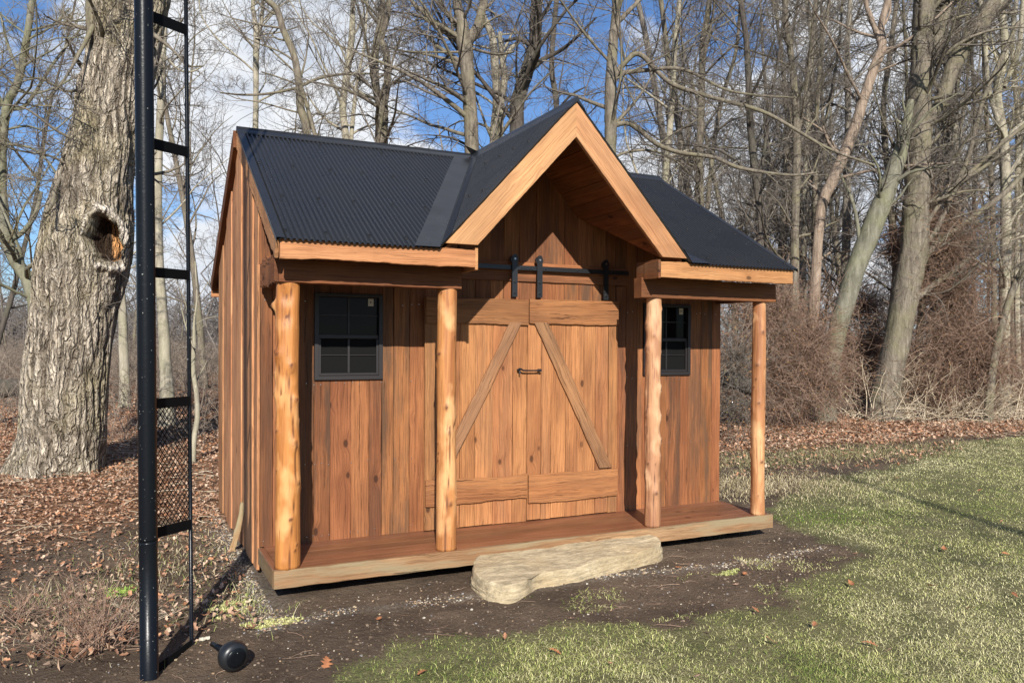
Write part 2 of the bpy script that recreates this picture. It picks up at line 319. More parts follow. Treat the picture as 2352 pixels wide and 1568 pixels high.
M['shrub'] = flat('dry_reddish_stems', (.13, .065, .045), (.40, .28, .20), 8)
# attribute coloured foliage
m, t, b = material('attribute_coloured_blades'); M['vcol'] = m; fin(t, b, t.attr('Col').outputs[0], .75, Specular_IOR_Level=.25)
m, t, b = material('dry_leaves'); M['leaf'] = m; co = t.new('ShaderNodeTexCoord').outputs['Object']
fin(t, b, t.mix(t.math('MULTIPLY', t.noise(co, 60, 3), .5), t.attr('Col').outputs[0], (.18, .075, .035)), .62, Specular_IOR_Level=.35)

# ---------------------------------------------------------------- ground
LAWN = np.array([(-.9, -4.), (-.35, -2.2), (.004, -1.486), (.301, -1.251), (.657, -1.121), (1.031, -1.175), (1.647, -1.336), (2.173, -1.665), (2.657, -1.627), (3.278, -1.417), (4.084, -1.064), (4.61, -.72), (4.756, -.188), (5.0, .35), (5.5, 1.0), (6.775, 1.9), (8.177, 2.4), (10.1, 2.9), (12.83, 4.1), (15.46, 4.6), (24, 6.5), (60, 9), (60, -40), (-10, -40)])
def sdist(px, py, poly):
    """signed distance, positive inside"""
    d = np.full(px.shape, 1e9); ins = np.zeros(px.shape, bool); n = len(poly)
    for i in range(n):
        a = poly[i]; b = poly[(i+1) % n]; e = b-a; w0 = px-a[0]; w1 = py-a[1]; tt = np.clip((w0*e[0]+w1*e[1])/(e@e), 0, 1)
        d = np.minimum(d, (w0-tt*e[0])**2+(w1-tt*e[1])**2)
        c = ((a[1] > py) != (b[1] > py)) & (px < (b[0]-a[0])*(py-a[1])/((b[1]-a[1])+1e-12)+a[0]); ins ^= c
    return np.where(ins, 1, -1)*np.sqrt(d)
def lawn_f(x, y):
    s = sdist(x, y, LAWN) + (vnoise(x, y, 1.3, 5)-.5)*.6+(vnoise(x, y, 6., 6)-.5)*.4
    s = s - np.clip((x-6)/6, 0, 1)*0
    return s
def litter_f(x, y):
    """how much leaf litter lies here, 0..1"""
    right = np.clip((y-(4.55+.02*(x-9)) + (vnoise(x, y, .9, 31)-.5)*1.2)/.5, 0, 1)*(x > 4.4)
    left = np.clip((y-(2.0+(x > -.9)*.5)+(vnoise(x, y, 1.1, 41)-.5)*2.2)/1.2, 0, 1)*(x <= 4.4)
    return np.maximum(right, left)
def axis(f0, f1, st, lim):
    a = list(np.arange(f0, f1, st)); s = st; x = f1
    while x < lim: a.append(x); s *= 1.12; x += s
    s = st; x = f0-st; lo = []
    while x > -lim: lo.append(x); s *= 1.12; x -= s
    return np.array(lo[::-1]+a)
gx = axis(-2.8, 8, .045, 420); gy = axis(-3.6, 4.5, .045, 420); X, Y = np.meshgrid(gx, gy, indexing='ij')
def ground_z(x, y):
    z = -.2 + (vnoise(x, y, .35, 3, 3)-.5)*.05*np.clip((np.hypot(x-2, y-1)-3)/4, 0, 1)
    bare = np.clip(-lawn_f(x, y)*2, 0, 1)
    z = z + (vnoise(x, y, 5.5, 11, 4)-.5)*(.012+.036*bare) - .012
    far = np.clip((y-30)/60, 0, 1); z = z + far*.6*(vnoise(x, y, .03, 77, 2)-.5)
    inside = (x > .1) & (x < 4.5) & (y > .1) & (y < 3.6); return np.where(inside, -.215, z)
Z = ground_z(X, Y)
lf = np.clip(lawn_f(X, Y)/.12+.5, 0, 1); tf = litter_f(X, Y)
grav = np.clip(1-np.abs((Y+.42+.03*X)+(vnoise(X, Y, 1.5, 61)-.5)*.35)/.10, 0, 1)*(X > -.2)*(X < 5.2)*(vnoise(X, Y, 1.1, 62) > .42)
grav = np.maximum(grav, np.clip(1-(np.abs(X+.05)-.05)/.18, 0, 1)*(Y > -.6)*(Y < 3.6)*.9)
nx, ny = X.shape; I = np.arange(nx*ny).reshape(nx, ny)
Fg = np.stack([I[:-1, :-1], I[1:, :-1], I[1:, 1:], I[:-1, 1:]], -1).reshape(-1, 4)
gme = mesh_from('ground', np.stack([X, Y, Z], -1).reshape(-1, 3), Fg, col=np.stack([lf, tf, grav], -1).reshape(-1, 3))
m, t, b = material('soil_lawn_and_litter'); M['ground'] = m
co = t.new('ShaderNodeTexCoord').outputs['Object']; sp = t.new('ShaderNodeSeparateColor', inp={0: t.attr('Col').outputs[0]})
n1 = t.noise(co, 1.7, 6, .6); n2 = t.noise(co, 24, 6, .7); n3 = t.noise(co, 90, 3, .6)
dirt = t.mix(t.ramp(n1, [(.35, 0.), (.65, 1.)]), (.080, .055, .037), (.165, .118, .080)); dirt = t.mix(t.ramp(n2, [(.5, 0.), (.72, .6)]), dirt, (.17, .13, .095)); dirt = t.mix(t.ramp(n3, [(.3, .5), (.45, 0.)]), dirt, (.035, .024, .018))
vd = t.vor(t.map(co, (1, 1, 1)), 42.); vc = t.vor(t.map(co, (1, 1, 1)), 42., out='Color')
speck = t.math('MULTIPLY', t.ramp(vd, [(.12, 1.), (.18, 0.)]), t.ramp(t.new('ShaderNodeSeparateColor', inp={0: vc}).outputs[0], [(.90, 0.), (.93, 1.)]))
dirt = t.mix(t.math('MULTIPLY', speck, .8), dirt, (.42, .36, .28))
gv = t.new('ShaderNodeSeparateColor', inp={0: t.vor(co, 60., out='Color')}); gcol = t.ramp(gv.outputs[1], [(0., (.08, .07, .06)), (.5, (.24, .21, .17)), (1., (.42, .38, .32))])
dirt = t.mix(t.math('MULTIPLY', sp.outputs[2], .28), dirt, gcol)
gr = t.mix(t.ramp(t.noise(co, 3., 5, .6), [(.35, 0.), (.65, 1.)]), (.15, .15, .062), (.27, .24, .12)); gr = t.mix(t.ramp(n3, [(.35, .7), (.6, 0.)]), gr, (.035, .036, .015))
lv = t.new('ShaderNodeSeparateColor', inp={0: t.vor(t.map(co, (1, 1.3, 1)), 17., out='Color')}); le = t.vor(t.map(co, (1, 1.3, 1)), 17.)
lit = t.ramp(lv.outputs[0], [(0., (.085, .042, .024)), (.35, (.24, .11, .055)), (.7, (.38, .19, .10)), (1., (.50, .31, .19))]); lit = t.mix(t.ramp(le, [(.3, 0.), (.7, .7)]), lit, (.06, .035, .02))
lit = t.mix(t.ramp(n1, [(.4, .0), (.7, .5)]), lit, (.16, .11, .07))
col = t.mix(sp.outputs[1], dirt, lit); col = t.mix(sp.outputs[0], col, gr)
fin(t, b, col, .95, t.math('ADD', t.math('MULTIPLY', n2, 1.), t.math('ADD', t.math('MULTIPLY', n3, .4), t.math('MULTIPLY', speck, .5))), 1., .035, Specular_IOR_Level=.15)
tag(link('ground', gme, m), kind='structure')

# ---------------------------------------------------------------- the shed
shed = empty('garden_shed', (2.25, 1.8, -.2), 'rustic cedar garden shed with black corrugated metal roof and log porch posts', 'shed')
XG, YR, ZR, YE, ZE, XL, XR = 2.24, 1.85, 3.466, -.22, 2.27, -.02, 4.555       # gable centre, ridge, eave
HS = 1.117; MS = (ZR-ZE)/(YR-YE); YB = 3.95; YW = .74
def zmain(y): return ZR-MS*abs(y-YR)
def zgab(x): return ZR-1.071*abs(x-XG)
SL = math.hypot(1, MS); GL = math.hypot(1, 1.071)
nm = np.array([0, -MS, 1])/SL
WX0, WX1 = .01, 4.53
wins = [(.427, .983, 1.285, 1.98), (3.575, 4.13, 1.285, 1.98)]
# front wall, vertical planks with the two window openings left free
mb = MB(); xs = [WX0]
def split(a, b_, ws):
    out = [a]
    for w in ws:
        if out[-1]+w < b_-.05: out.append(out[-1]+w)
    return out+[b_]
for a, b_, ws in ((WX0, .427, (.10, .15, .13)), (.427, .983, (.13, .17, .15)), (.983, 1.36, (.10, .14)), (1.36, XG, (.14, .15, .17, .14, .13)), (XG, 3.26, (.17, .13, .16, .15, .16, .13)), (3.26, 3.575, (.12, .13)), (3.575, 4.13, (.15, .13, .17)), (4.13, 4.53, (.15, .14))):
    q = split(a, b_, ws)
    for x0, x1 in zip(q[:-1], q[1:]):
        tops = [max(zmain(YW)-.045, zgab(q_)-.05) for q_ in (x0, x1)]; top = tops[0]; slant = (tops[1]-tops[0])/(x1-x0); hole = None
        for w in wins:
            if x0 >= w[0]-.001 and x1 <= w[1]+.001: hole = w
        yj = YW+random.uniform(0, .006); segs = [(0.0, top)] if hole is None else [(0.0, hole[2]), (hole[3], top)]
        if 1.5 < x0 < 3.2: segs = [(0., 2.215), (2.215, top)]
        for z0, z1 in segs:
            mb.plank((x0+.001, yj, z0), (0, 0, z1-z0), (x1-x0-.0025, 0, 0), (0, .025, 0), c1=slant if z1 == top else 0, n=max(4, int((z1-z0)/.08)), jit=.0012, wane=.002)
mb.build('front_wall', M['wall'], shed)
mb = MB()
for z in (.05, .62, 1.26, 1.9):
    for x in np.arange(.05, 4.5, .062):
        if 1.34 < x < 3.26: continue
        if any(w[0]-.01 < x < w[1]+.01 and w[2]-.01 < z for w in wins) or random.random() < .35: continue
        xx, zz = x+random.uniform(-.012, .012), z+random.uniform(-.012, .012); mb.tube([(xx, YW-.0005, zz), (xx, YW-.003, zz)], .0038, 6)
nh = mb.build('nail_heads', M['bolt'], shed); nh['kind'] = 'stuff'
# horizontal header board behind the track
MB().plank((1.43, .722, 2.14), (1.95, 0, 0), (0, 0, .17), (0, .016, 0), n=20, jit=.002, tone=.45).build('header_board', M['wall'], shed)
mb = MB(); y = YW+.028; k = 0                                     # left side wall, rough boards with wany edges
for w in (.24, .33, .36, .34, .38, .35, .40, .35, .36):
    y1 = min(y+w, 3.6)
    if y1-y < .03: break
    zt0 = zmain(y)-.06; zt1 = zmain(y1)-.06; lap = (k % 2)*.012
    mb.plank((0-lap, y-(.02 if k % 2 else 0), -.185+random.uniform(-.015, .02)), (0, 0, zt0+.185), (0, y1-y+(.03 if k % 2 else -.003), 0), (.022, 0, 0), c1=(zt1-zt0)/(y1-y), n=26, jit=.003, wane=.012 if k % 2 else .004, tone=.45+.5*random.random()); y = y1; k += 1
mb.build('side_wall', M['side'], shed)
mb = MB()
for k in range(14):
    y0 = YW+.03+k*.205; z0 = zmain(y0)-.06; z1 = zmain(y0+.2)-.06; mb.plank((WX1-.005, y0, -.16), (0, 0, z0+.16), (0, .2, 0), (.022, 0, 0), c1=(z1-z0)/.2, n=6)
mb.build('side_wall', M['side'], shed)
mb = MB()
for k in range(22): mb.plank((.01+k*.205, 3.6, -.16), (0, 0, zmain(3.62)+.1), (.2, 0, 0), (0, .022, 0), n=4)
mb.build('rear_wall', M['wall'], shed)
MB().plank((-.012, YW-.012, -.17), (0, 0, 2.35), (0, .10, 0), (.022, 0, 0), n=30, jit=.002, wane=.006, tone=.6).build('corner_board', M['side'], shed)
# porch deck
mb = MB(); q = [.035, .175, .315, .455, .595, YW+.02]
for a, b_ in zip(q[:-1], q[1:]): mb.plank((.045, a+.0006, -.03), (WX1-.09, 0, 0), (0, b_-a-.0012, 0), (0, 0, .03), n=1, jit=0, ch=.0006, tone=.4+.35*random.random())
for x in (.0, WX1-.044): mb.plank((x, .002, -.03), (0, .70, 0), (.043, 0, 0), (0, 0, .031), n=8, tone=.6)
mb.build('deck', M['deck'], shed)
mb = MB(); mb.plank((0, 0, -.124), (4.536, 0, 0), (0, 0, .126), (0, .034, 0), n=60, jit=.002, wane=.003, tone=.8, grey=1.); mb.build('deck_fascia', M['fascia'], shed)
for x in (-.002, 4.502): mb = MB().plank((x, .035, -.124), (0, .70, 0), (0, 0, .122), (.034, 0, 0), n=10, jit=.002, tone=.35, grey=.6).build('deck_fascia', M['fascia'], shed)
mb = MB()
for x in (.16, 1.2, 2.3, 3.4, 4.3): mb.box(x-.045, x+.045, .55, 3.55, -.22, -.126)
mb.build('skid', M['beam'], shed)
# log posts
def post(x, y, r, h, seed, pale, lumps, lean=0., curve=.008):
    rg = np.random.default_rng(seed); n, sd = 110, 40; zz = np.linspace(0, h, n)[:, None]; th = np.linspace(0, 2*np.pi, sd, endpoint=False)[None]
    rr = r*(1+.035*np.sin(zz*3.1+seed)+.02*np.sin(zz*7.7+seed*2)+.025*np.sin(th*2+zz*1.3+seed)+.018*np.sin(th*3-zz*2.2+seed)) ; dk = np.zeros((n, sd))+.0*th
    for (lz, lt, ls, lh) in lumps:
        dz = (zz-lz); dt = np.angle(np.exp(1j*(th-lt))); g = np.exp(-(dz/ls)**2-((dt*r)/(ls*.8))**2); rr = rr+lh*1.35*g
        dk = np.maximum(dk, 1.3*np.exp(-(dz/.012)**2-((dt*r)/.012)**2))
    for _ in range(26):
        lz, lt, ls = rg.random()*h, rg.random()*6.28, .010+.014*rg.random(); dz = zz-lz; dt = np.angle(np.exp(1j*(th-lt))); rr = rr+(.003+.006*rg.random())*np.exp(-(dz/ls)**2-((dt*r)/ls)**2)
        if rg.random() < .6: dk = np.maximum(dk, 1.2*np.exp(-(dz/.009)**2-((dt*r)/.008)**2))
    for _ in range(6):                                         # long drying cracks
        c = rg.random()*6.28; z0 = rg.random()*h; L = .3+.5*rg.random(); dt = np.angle(np.exp(1j*(th-c-.25*np.sin(zz*4+c)))); g = np.exp(-(dt*r/.0035)**2)*(np.abs(zz-z0) < L); rr = rr-.004*g; dk = np.maximum(dk, g*.8)
    rr = rr*(1+.03*(vnoise(th*1.6+3+0*zz, zz*3+seed+0*th, 2.2, 500+seed, 4)-.5)*2)*(1-.05*np.clip(zz/h, 0, 1)); cx = curve*np.sin(zz*2.2+seed)*np.sin(zz*np.pi/h)+lean*zz/h; cy = curve*.6*np.cos(zz*2.9+seed)*np.sin(zz*np.pi/h)
    V = np.stack([x+cx+rr*np.cos(th), y+cy+rr*np.sin(th), zz+0*th], -1).reshape(-1, 3); I = np.arange(n*sd).reshape(n, sd); J = np.roll(I, -1, 1)
    Fq = np.stack([I[:-1], J[:-1], J[1:], I[1:]], -1).reshape(-1, 4)
    c = np.zeros((n*sd, 3)); c[:, 0] = np.clip(.5+.5*dk, 0, 1).ravel(); c[:, 1] = pale; c[:, 2] = seed*.13 % 1
    Vt = np.vstack([V, [[x, y, 0], [x+lean, y, h]]]); F3 = [(n*sd, (k+1) % sd, k) for k in range(sd)]+[(n*sd+1, (n-1)*sd+k, (n-1)*sd+(k+1) % sd) for k in range(sd)]
    return link('porch_post', mesh_from('porch_post', Vt, Fq, F3, np.vstack([c, c[:2]])), M['post'], shed)
FR = -math.pi/2-.45                                            # direction towards the camera
lm = lambda *a: [(z, FR+dt, s, h) for z, dt, s, h in a]
post(.105, .085, .083, 2.02, 1, .15, lm((.35, .5, .03, .006), (.88, .9, .05, .014), (.96, -.8, .035, .008), (1.18, 1.1, .04, .012), (1.22, -1.3, .04, .012), (1.42, .6, .045, .012), (1.5, -.6, .05, .014), (1.84, -1.4, .03, .03), (1.76, .2, .06, -.012), (1.9, .15, .06, -.02), (1.35, -1.2, .03, .01), (.6, 1.2, .05, .009)), curve=.006)
post(1.30, .082, .0765, 2.02, 2, .3, lm((.36, .5, .025, .006), (.9, .4, .04, .007), (1.1, .1, .03, .006), (1.5, -.7, .05, .008), (.95, 1.2, .02, -.012)), curve=.003)
post(3.222, .08, .068, 2.0, 3, .85, lm((.3, .3, .04, .010), (.75, 1.2, .05, .018), (.95, 1.3, .05, .015), (.6, 1.2, .05, .014), (1.55, -1., .05, .016), (1.75, -1.2, .05, .014), (1.2, 1.1, .05, .012), (.45, -1.2, .05, .010), (1.0, -.9, .04, .010)), curve=.008)
post(4.42, .08, .066, 2.0, 4, .55, lm((.5, .3, .03, .006), (1.4, -.5, .035, .007), (1.7, .2, .03, .006), (1.0, .8, .03, .005)), curve=.004)
# beams, eave boards
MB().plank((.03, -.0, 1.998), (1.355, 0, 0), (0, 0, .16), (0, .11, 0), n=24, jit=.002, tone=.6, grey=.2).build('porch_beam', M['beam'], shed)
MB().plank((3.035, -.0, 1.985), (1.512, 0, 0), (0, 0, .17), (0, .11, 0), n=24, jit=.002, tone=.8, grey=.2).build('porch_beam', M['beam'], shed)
for x, c in ((4.44, 'beam'),): MB().plank((x, .115, 2.0), (0, .61, 0), (.09, 0, 0), (0, 0, .14), n=8, tone=.6).build('porch_beam', M[c], shed)
mb = MB(); mb.plank((.0, .03, 2.0), (0, .63, 0), (0, 0, .19), (.09, 0, 0), n=30, jit=.009, ch=.008, wane=.01, tone=.5, grey=.1); mb.build('beam_end', M['rough'], shed)
MB().plank((.0, YE, 2.141), (1.404, 0, 0), (0, 0, .128), (0, .038, 0), n=40, jit=.0025, wane=.004, tone=.75, grey=.5).build('eave_board', M['trim'], shed)
MB().plank((3.076, YE, 2.141), (1.46, 0, 0), (0, 0, .131), (0, .038, 0), n=40, jit=.002, wane=.002, tone=.62, grey=.4).build('eave_board', M['trim'], shed)
mb = MB(); mb.plank((1.404, YE+.002, 2.125), (0, .30, 0), (0, 0, .165), (.022, 0, 0), n=8, jit=.003, tone=.8); mb.build('eave_return', M['trim'], shed)
mb = MB(); mb.plank((3.052, YE+.002, 2.135), (0, .32, 0), (0, 0, .155), (.023, 0, 0), n=10, jit=.003, tone=.4); mb.build('eave_return', M['beam'], shed)
# gable rake boards
sv = np.array([.682, 0, .731]); wv = np.array([.731, 0, -.682]); wd = .184; LG = math.hypot(XG-1.16, ZR-2.307)
MB().plank((1.16, -.252, 2.307), sv*LG, wv*wd, (0, .04, 0), c0=.933, c1=-1.072, n=40, jit=.0012, tone=.9, grey=.7).build('gable_board', M['gable'], shed)
MB().plank((2*XG-1.16, -.252, 2.307), sv*LG*[-1, 1, 1], wv*wd*[-1, 1, 1], (0, .04, 0), c0=.933, c1=-1.072, n=40, jit=.0012, tone=.62, grey=.6).build('gable_board', M['gable'], shed)
# side rake boards
rd = np.array([0, 1, MS])/SL; rw = np.array([0, MS, -1])/SL; Lr = (YR-YE)*SL
MB().plank((-.026, YE+.0, ZE-.01), rd*Lr, rw*.135, (.026, 0, 0), c0=.0, c1=-MS, n=70, jit=.006, wane=.006, ch=.005, tone=.7, grey=.8).build('rake_board', M['side'], shed)
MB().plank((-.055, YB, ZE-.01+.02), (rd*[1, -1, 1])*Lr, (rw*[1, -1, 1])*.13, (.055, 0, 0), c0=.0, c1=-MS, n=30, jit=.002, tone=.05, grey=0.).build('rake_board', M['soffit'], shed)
MB().plank((-.05, YB-.02, 2.10), (4.6, 0, 0), (0, 0, .16), (0, .035, 0), n=20, tone=.6).build('eave_board', M['trim'], shed)
MB().plank((WX1-.004, YE, ZE-.01), rd*Lr, rw*.13, (.026, 0, 0), c1=-MS, n=20).build('rake_board', M['side'], shed)
MB().plank((WX1-.004, YB, ZE-.01), (rd*[1, -1, 1])*Lr, (rw*[1, -1, 1])*.13, (.026, 0, 0), c1=-MS, n=20).build('rake_board', M['side'], shed)
# soffits
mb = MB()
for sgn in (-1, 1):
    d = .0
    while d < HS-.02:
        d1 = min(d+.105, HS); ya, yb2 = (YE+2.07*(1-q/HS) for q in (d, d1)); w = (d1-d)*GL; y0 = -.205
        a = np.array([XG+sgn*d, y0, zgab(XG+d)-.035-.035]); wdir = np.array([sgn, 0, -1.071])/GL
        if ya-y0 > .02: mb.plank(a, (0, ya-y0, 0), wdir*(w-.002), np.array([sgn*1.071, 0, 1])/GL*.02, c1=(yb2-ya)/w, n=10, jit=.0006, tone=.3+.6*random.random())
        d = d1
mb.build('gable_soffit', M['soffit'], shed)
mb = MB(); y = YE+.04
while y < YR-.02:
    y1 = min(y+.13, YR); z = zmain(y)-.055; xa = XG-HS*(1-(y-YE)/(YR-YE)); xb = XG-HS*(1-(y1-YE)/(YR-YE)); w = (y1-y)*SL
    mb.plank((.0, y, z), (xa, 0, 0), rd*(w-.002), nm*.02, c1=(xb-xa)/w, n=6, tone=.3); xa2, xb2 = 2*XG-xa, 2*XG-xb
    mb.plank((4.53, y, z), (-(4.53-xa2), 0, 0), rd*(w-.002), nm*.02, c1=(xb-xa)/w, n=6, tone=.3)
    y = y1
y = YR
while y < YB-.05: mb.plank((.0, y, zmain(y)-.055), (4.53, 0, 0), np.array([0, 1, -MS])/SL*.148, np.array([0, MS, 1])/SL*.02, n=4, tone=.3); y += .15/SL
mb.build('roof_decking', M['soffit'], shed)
# corrugated metal
PIT = .0385; AMP = .0072
def corrugated(cs, start, end, nrm, rows=6):
    """cs: positions across; start/end: (len, 3) lines; ribs run from start to end"""
    off = AMP*np.tanh(1.9*np.sin(cs/PIT*2*np.pi))/.956; q = np.linspace(0, 1, rows)[:, None, None]
    P = start[None]*(1-q)+end[None]*q + (off[:, None]*nrm)[None]; I = np.arange(rows*len(cs)).reshape(rows, -1)
    return P.reshape(-1, 3), np.stack([I[:-1, :-1], I[:-1, 1:], I[1:, 1:], I[1:, :-1]], -1).reshape(-1, 4)
def screws(mb, pts, nrm):
    nrm = np.asarray(nrm)/np.linalg.norm(nrm)
    for p in pts:
        p = np.asarray(p); mb.tube([p, p+nrm*.003], .013, 10); mb.tube([p+nrm*.003, p+nrm*.012], .008, 6)
yv = lambda x: YE+2.07*np.clip(1-(np.abs(x-XG)/HS), 0, 1)
for x0, x1 in ((XL, XG), (XG, XR)):
    cs = np.arange(x0, x1+.001, PIT/14); ys = np.where(np.abs(cs-XG) > HS-.0, YE-.03, np.maximum(yv(cs), YE-.03)); lift = .012
    st = np.stack([cs, ys, ZR-MS*(YR-ys)+lift], -1); en = np.stack([cs, 0*cs+YR-.02, 0*cs+ZR-MS*.02+lift], -1)
    mb = MB(); V, Fq = corrugated(cs, st, en, nm); mb.add(V, Fq)
    sgn = 1 if x0 < 1 else -1; pts = []
    for r_, (fy) in enumerate((.04, .32, .62, .9)):
        for k in range(8):
            x = (XL+.06+k*.285+(.07 if r_ % 2 else 0)) if sgn == 1 else (XR-.06-k*.285-(.07 if r_ % 2 else 0)); y = YE+(YR-YE)*fy
            if abs(x-XG) < HS and y < yv(np.array(x))+.2: continue
            if abs(x-XG) < .1: continue
            x = (round(x/PIT-.25)+.25)*PIT
            pts.append(np.array([x, y, zmain(y)+lift])+nm*AMP)
    screws(mb, [p+nm*.001 for p in pts], nm); mb.build('roof_panel', M['roof'], shed, True)
cs = np.arange(XL, XR, PIT/6); st = np.stack([cs, 0*cs+YR, 0*cs+ZR+.012], -1); en = np.stack([cs, 0*cs+YB+.03, 0*cs+zmain(YB+.03)+.012], -1)
mb = MB(); V, Fq = corrugated(cs, st, en, nm*[1, -1, 1]); mb.add(V, Fq); mb.build('roof_panel', M['roof'], shed, True)
for sgn in (-1, 1):
    cs = np.arange(YE-.035, YR, PIT/14); d = np.clip(HS*(1-(cs-YE)/2.07), .0, HS); n_ = np.array([sgn*1.071, 0, 1])/GL
    st = np.stack([XG+sgn*.01+0*cs, cs, 0*cs+ZR-.011+.012], -1); en = np.stack([XG+sgn*np.maximum(d, .012), cs, ZR-1.071*np.maximum(d, .012)+.012], -1)
    mb = MB(); V, Fq = corrugated(cs, st, en, n_); mb.add(V, Fq); pts = []
    for fy in np.arange(0, 1.4, .28):
        for fd in (.25, .6, .9):
            dd = HS*fd
            if dd < HS*(1-(fy-YE)/2.07)-.12:
                yy = (round(fy/PIT-.25)+.25)*PIT; pts.append(np.array([XG+sgn*dd, yy, ZR-1.071*dd+.012])+n_*AMP)
    screws(mb, pts, n_); mb.build('roof_panel', M['roof'], shed, True)
def strip(pts_a, pts_b, name, thick=.002):
    mb = MB(); n = len(pts_a); a = np.asarray(pts_a); b2 = np.asarray(pts_b)
    nn = norm(np.cross(b2[0]-a[0], a[-1]-a[0])); nn = nn if nn[2] > 0 else -nn
    V = np.vstack([a, b2, a-nn*thick, b2-nn*thick]); Fq = []
    for i in range(n-1): Fq += [(i, i+1, n+i+1, n+i), (2*n+i, 3*n+i, 3*n+i+1, 2*n+i+1), (i, 2*n+i, 2*n+i+1, i+1), (n+i, n+i+1, 3*n+i+1, 3*n+i)]
    mb.add(V, Fq); return mb
# valley flashing: a flat strip on each slope
for sgn in (-1, 1):
    n = 14; q = np.linspace(-.01, 1, n); vx = XG+sgn*HS*(1-q); vy = YE+2.07*q-.02; A = np.stack([vx, vy, ZR-MS*(YR-vy)+.027], -1)
    jit_ = rng.normal(0, .0025, n)
    B_ = A + np.array([sgn*.19, 0, 0])+np.stack([0*q, 0*q, jit_], -1); m1 = strip(A, B_, '')
    down = np.array([0, .10, 0]); C_ = A+np.stack([0*q-sgn*.0, 0*q+.0, 0*q], -1); D_ = A+np.array([-sgn*.085, 0, 1.071*.085])+[0, -.0, .012]
    m1.build('valley_flashing', M['roof'], shed); strip(A+[0, 0, .001], D_, '').build('valley_flashing', M['roof'], shed)
# ridge caps
def cap(p0, p1, da, db, name='ridge_cap'):
    p0, p1 = np.asarray(p0, float), np.asarray(p1, float); da, db = np.asarray(da, float), np.asarray(db, float); W_ = .105
    up = np.array([0, 0, 1.]); prof = [da*W_+up*.016, da*(W_-.006)+up*.026, da*.03+up*.030, da*.012+up*.040, up*.044, db*.012+up*.040, db*.03+up*.030, db*(W_-.006)+up*.026, db*W_+up*.016]
    n = 12; V = np.array([p0+(p1-p0)*q/(n-1)+pr for q in range(n) for pr in prof]); k = len(prof); Fq = [(i*k+j, i*k+j+1, (i+1)*k+j+1, (i+1)*k+j) for i in range(n-1) for j in range(k-1)]
    mb = MB(); mb.add(V, Fq)
    e = [0, 1, 2, 3, 4, 5, 6, 7, 8]; c = (p0+up*.0); mb.add(np.vstack([V[:k], c]), [], [(k, i+1, i) for i in range(k-1)])
    return mb.build(name, M['roof'], shed)
cap((XL-.012, YR, ZR), (XR+.012, YR, ZR), np.array([0, -1, -MS])/SL, np.array([0, 1, -MS])/SL)
cap((XG, YE-.045, ZR), (XG, YR-.03, ZR+.002), np.array([-1, 0, -1.071])/GL, np.array([1, 0, -1.071])/GL)
# rake trim: folded metal edge down the left and right ends
for x, s_ in ((XL-.01, 1), (XR+.01, -1)):
    a = np.array([x, YE-.03, ZE-MS*.03+.022]); L_ = rd*(Lr+.02)
    strip([a, a+L_], [a+[s_*.055, 0, 0], a+[s_*.055, 0, 0]+L_], '').build('rake_flashing', M['roof'], shed)
    strip([a, a+L_], [a-[0, 0, .03], a-[0, 0, .03]+L_], '').build('rake_flashing', M['roof'], shed)
    a = np.array([x, YB+.02, ZE+.012]); L_ = rd*[1, -1, 1]*Lr
    strip([a, a+L_], [a-[0, 0, .035], a-[0, 0, .035]+L_], '').build('rake_flashing', M['roof'], shed)
# windows
for i, (x0, x1, z0, z1) in enumerate(wins):
    fr = MB(); y0, y1 = YW-.022, YW+.03
    for a in ((x0, x0+.032, z0, z1), (x1-.032, x1, z0, z1), (x0+.032, x1-.032, z0, z0+.036), (x0+.032, x1-.032, z1-.03, z1)): fr.box(a[0], a[1], y0, y1, a[2], a[3], ch=.004)
    fo = fr.build('window', M['frame'], shed)
    zm = z0+(z1-z0)*.50
    s1 = MB(); s1.box(x0+.034, x1-.034, YW-.006, YW+.012, zm-.016, zm+.018, ch=.003); s1.box(x0+.033, x0+.052, YW-.010, YW+.012, z0+.037, zm-.018); s1.box(x1-.052, x1-.033, YW-.010, YW+.012, z0+.037, zm-.018); s1.box(x0+.053, x1-.053, YW-.010, YW+.012, z0+.037, z0+.056)
    s1.build('sash', M['frame'], fo)
    mt = MB(); xm = (x0+x1)/2; mt.box(xm-.008, xm+.008, YW+.001, YW+.011, z0+.057, zm-.018); mt.box(xm-.007, xm+.007, YW+.006, YW+.014, zm+.02, z1-.031)
    for zz_ in (z0+.05+(zm-z0-.05)*.5,): mt.box(x0+.053, xm-.009, YW+.002, YW+.011, zz_-.004, zz_+.004); mt.box(xm+.009, x1-.053, YW+.002, YW+.011, zz_-.004, zz_+.004)
    zz_ = zm+(z1-zm)*.5; mt.box(x0+.034, xm-.008, YW+.008, YW+.014, zz_-.006, zz_+.006); mt.box(xm+.008, x1-.034, YW+.008, YW+.014, zz_-.006, zz_+.006)
    mt.build('muntin', M['frame'], fo)
    MB().box(x0+.033, x1-.033, YW+.016, YW+.02, zm, z1-.03, ch=.0005).build('pane', M['glass'], fo)
    MB().box(x0+.034, x1-.034, YW+.0125, YW+.0155, z0+.037, zm-.001, ch=.0005).build('screen', M['screen'], fo)
    stk = MB().box(x1-.115, x1-.07, YW+.0135, YW+.0158, z1-.095, z1-.035, ch=.0004).build('sticker', M['sticker'], fo)
    MB().box(x1-.100, x1-.088, YW+.0125, YW+.0134, z1-.07, z1-.058, ch=.0003).build('sticker_mark', M['iron'], fo)
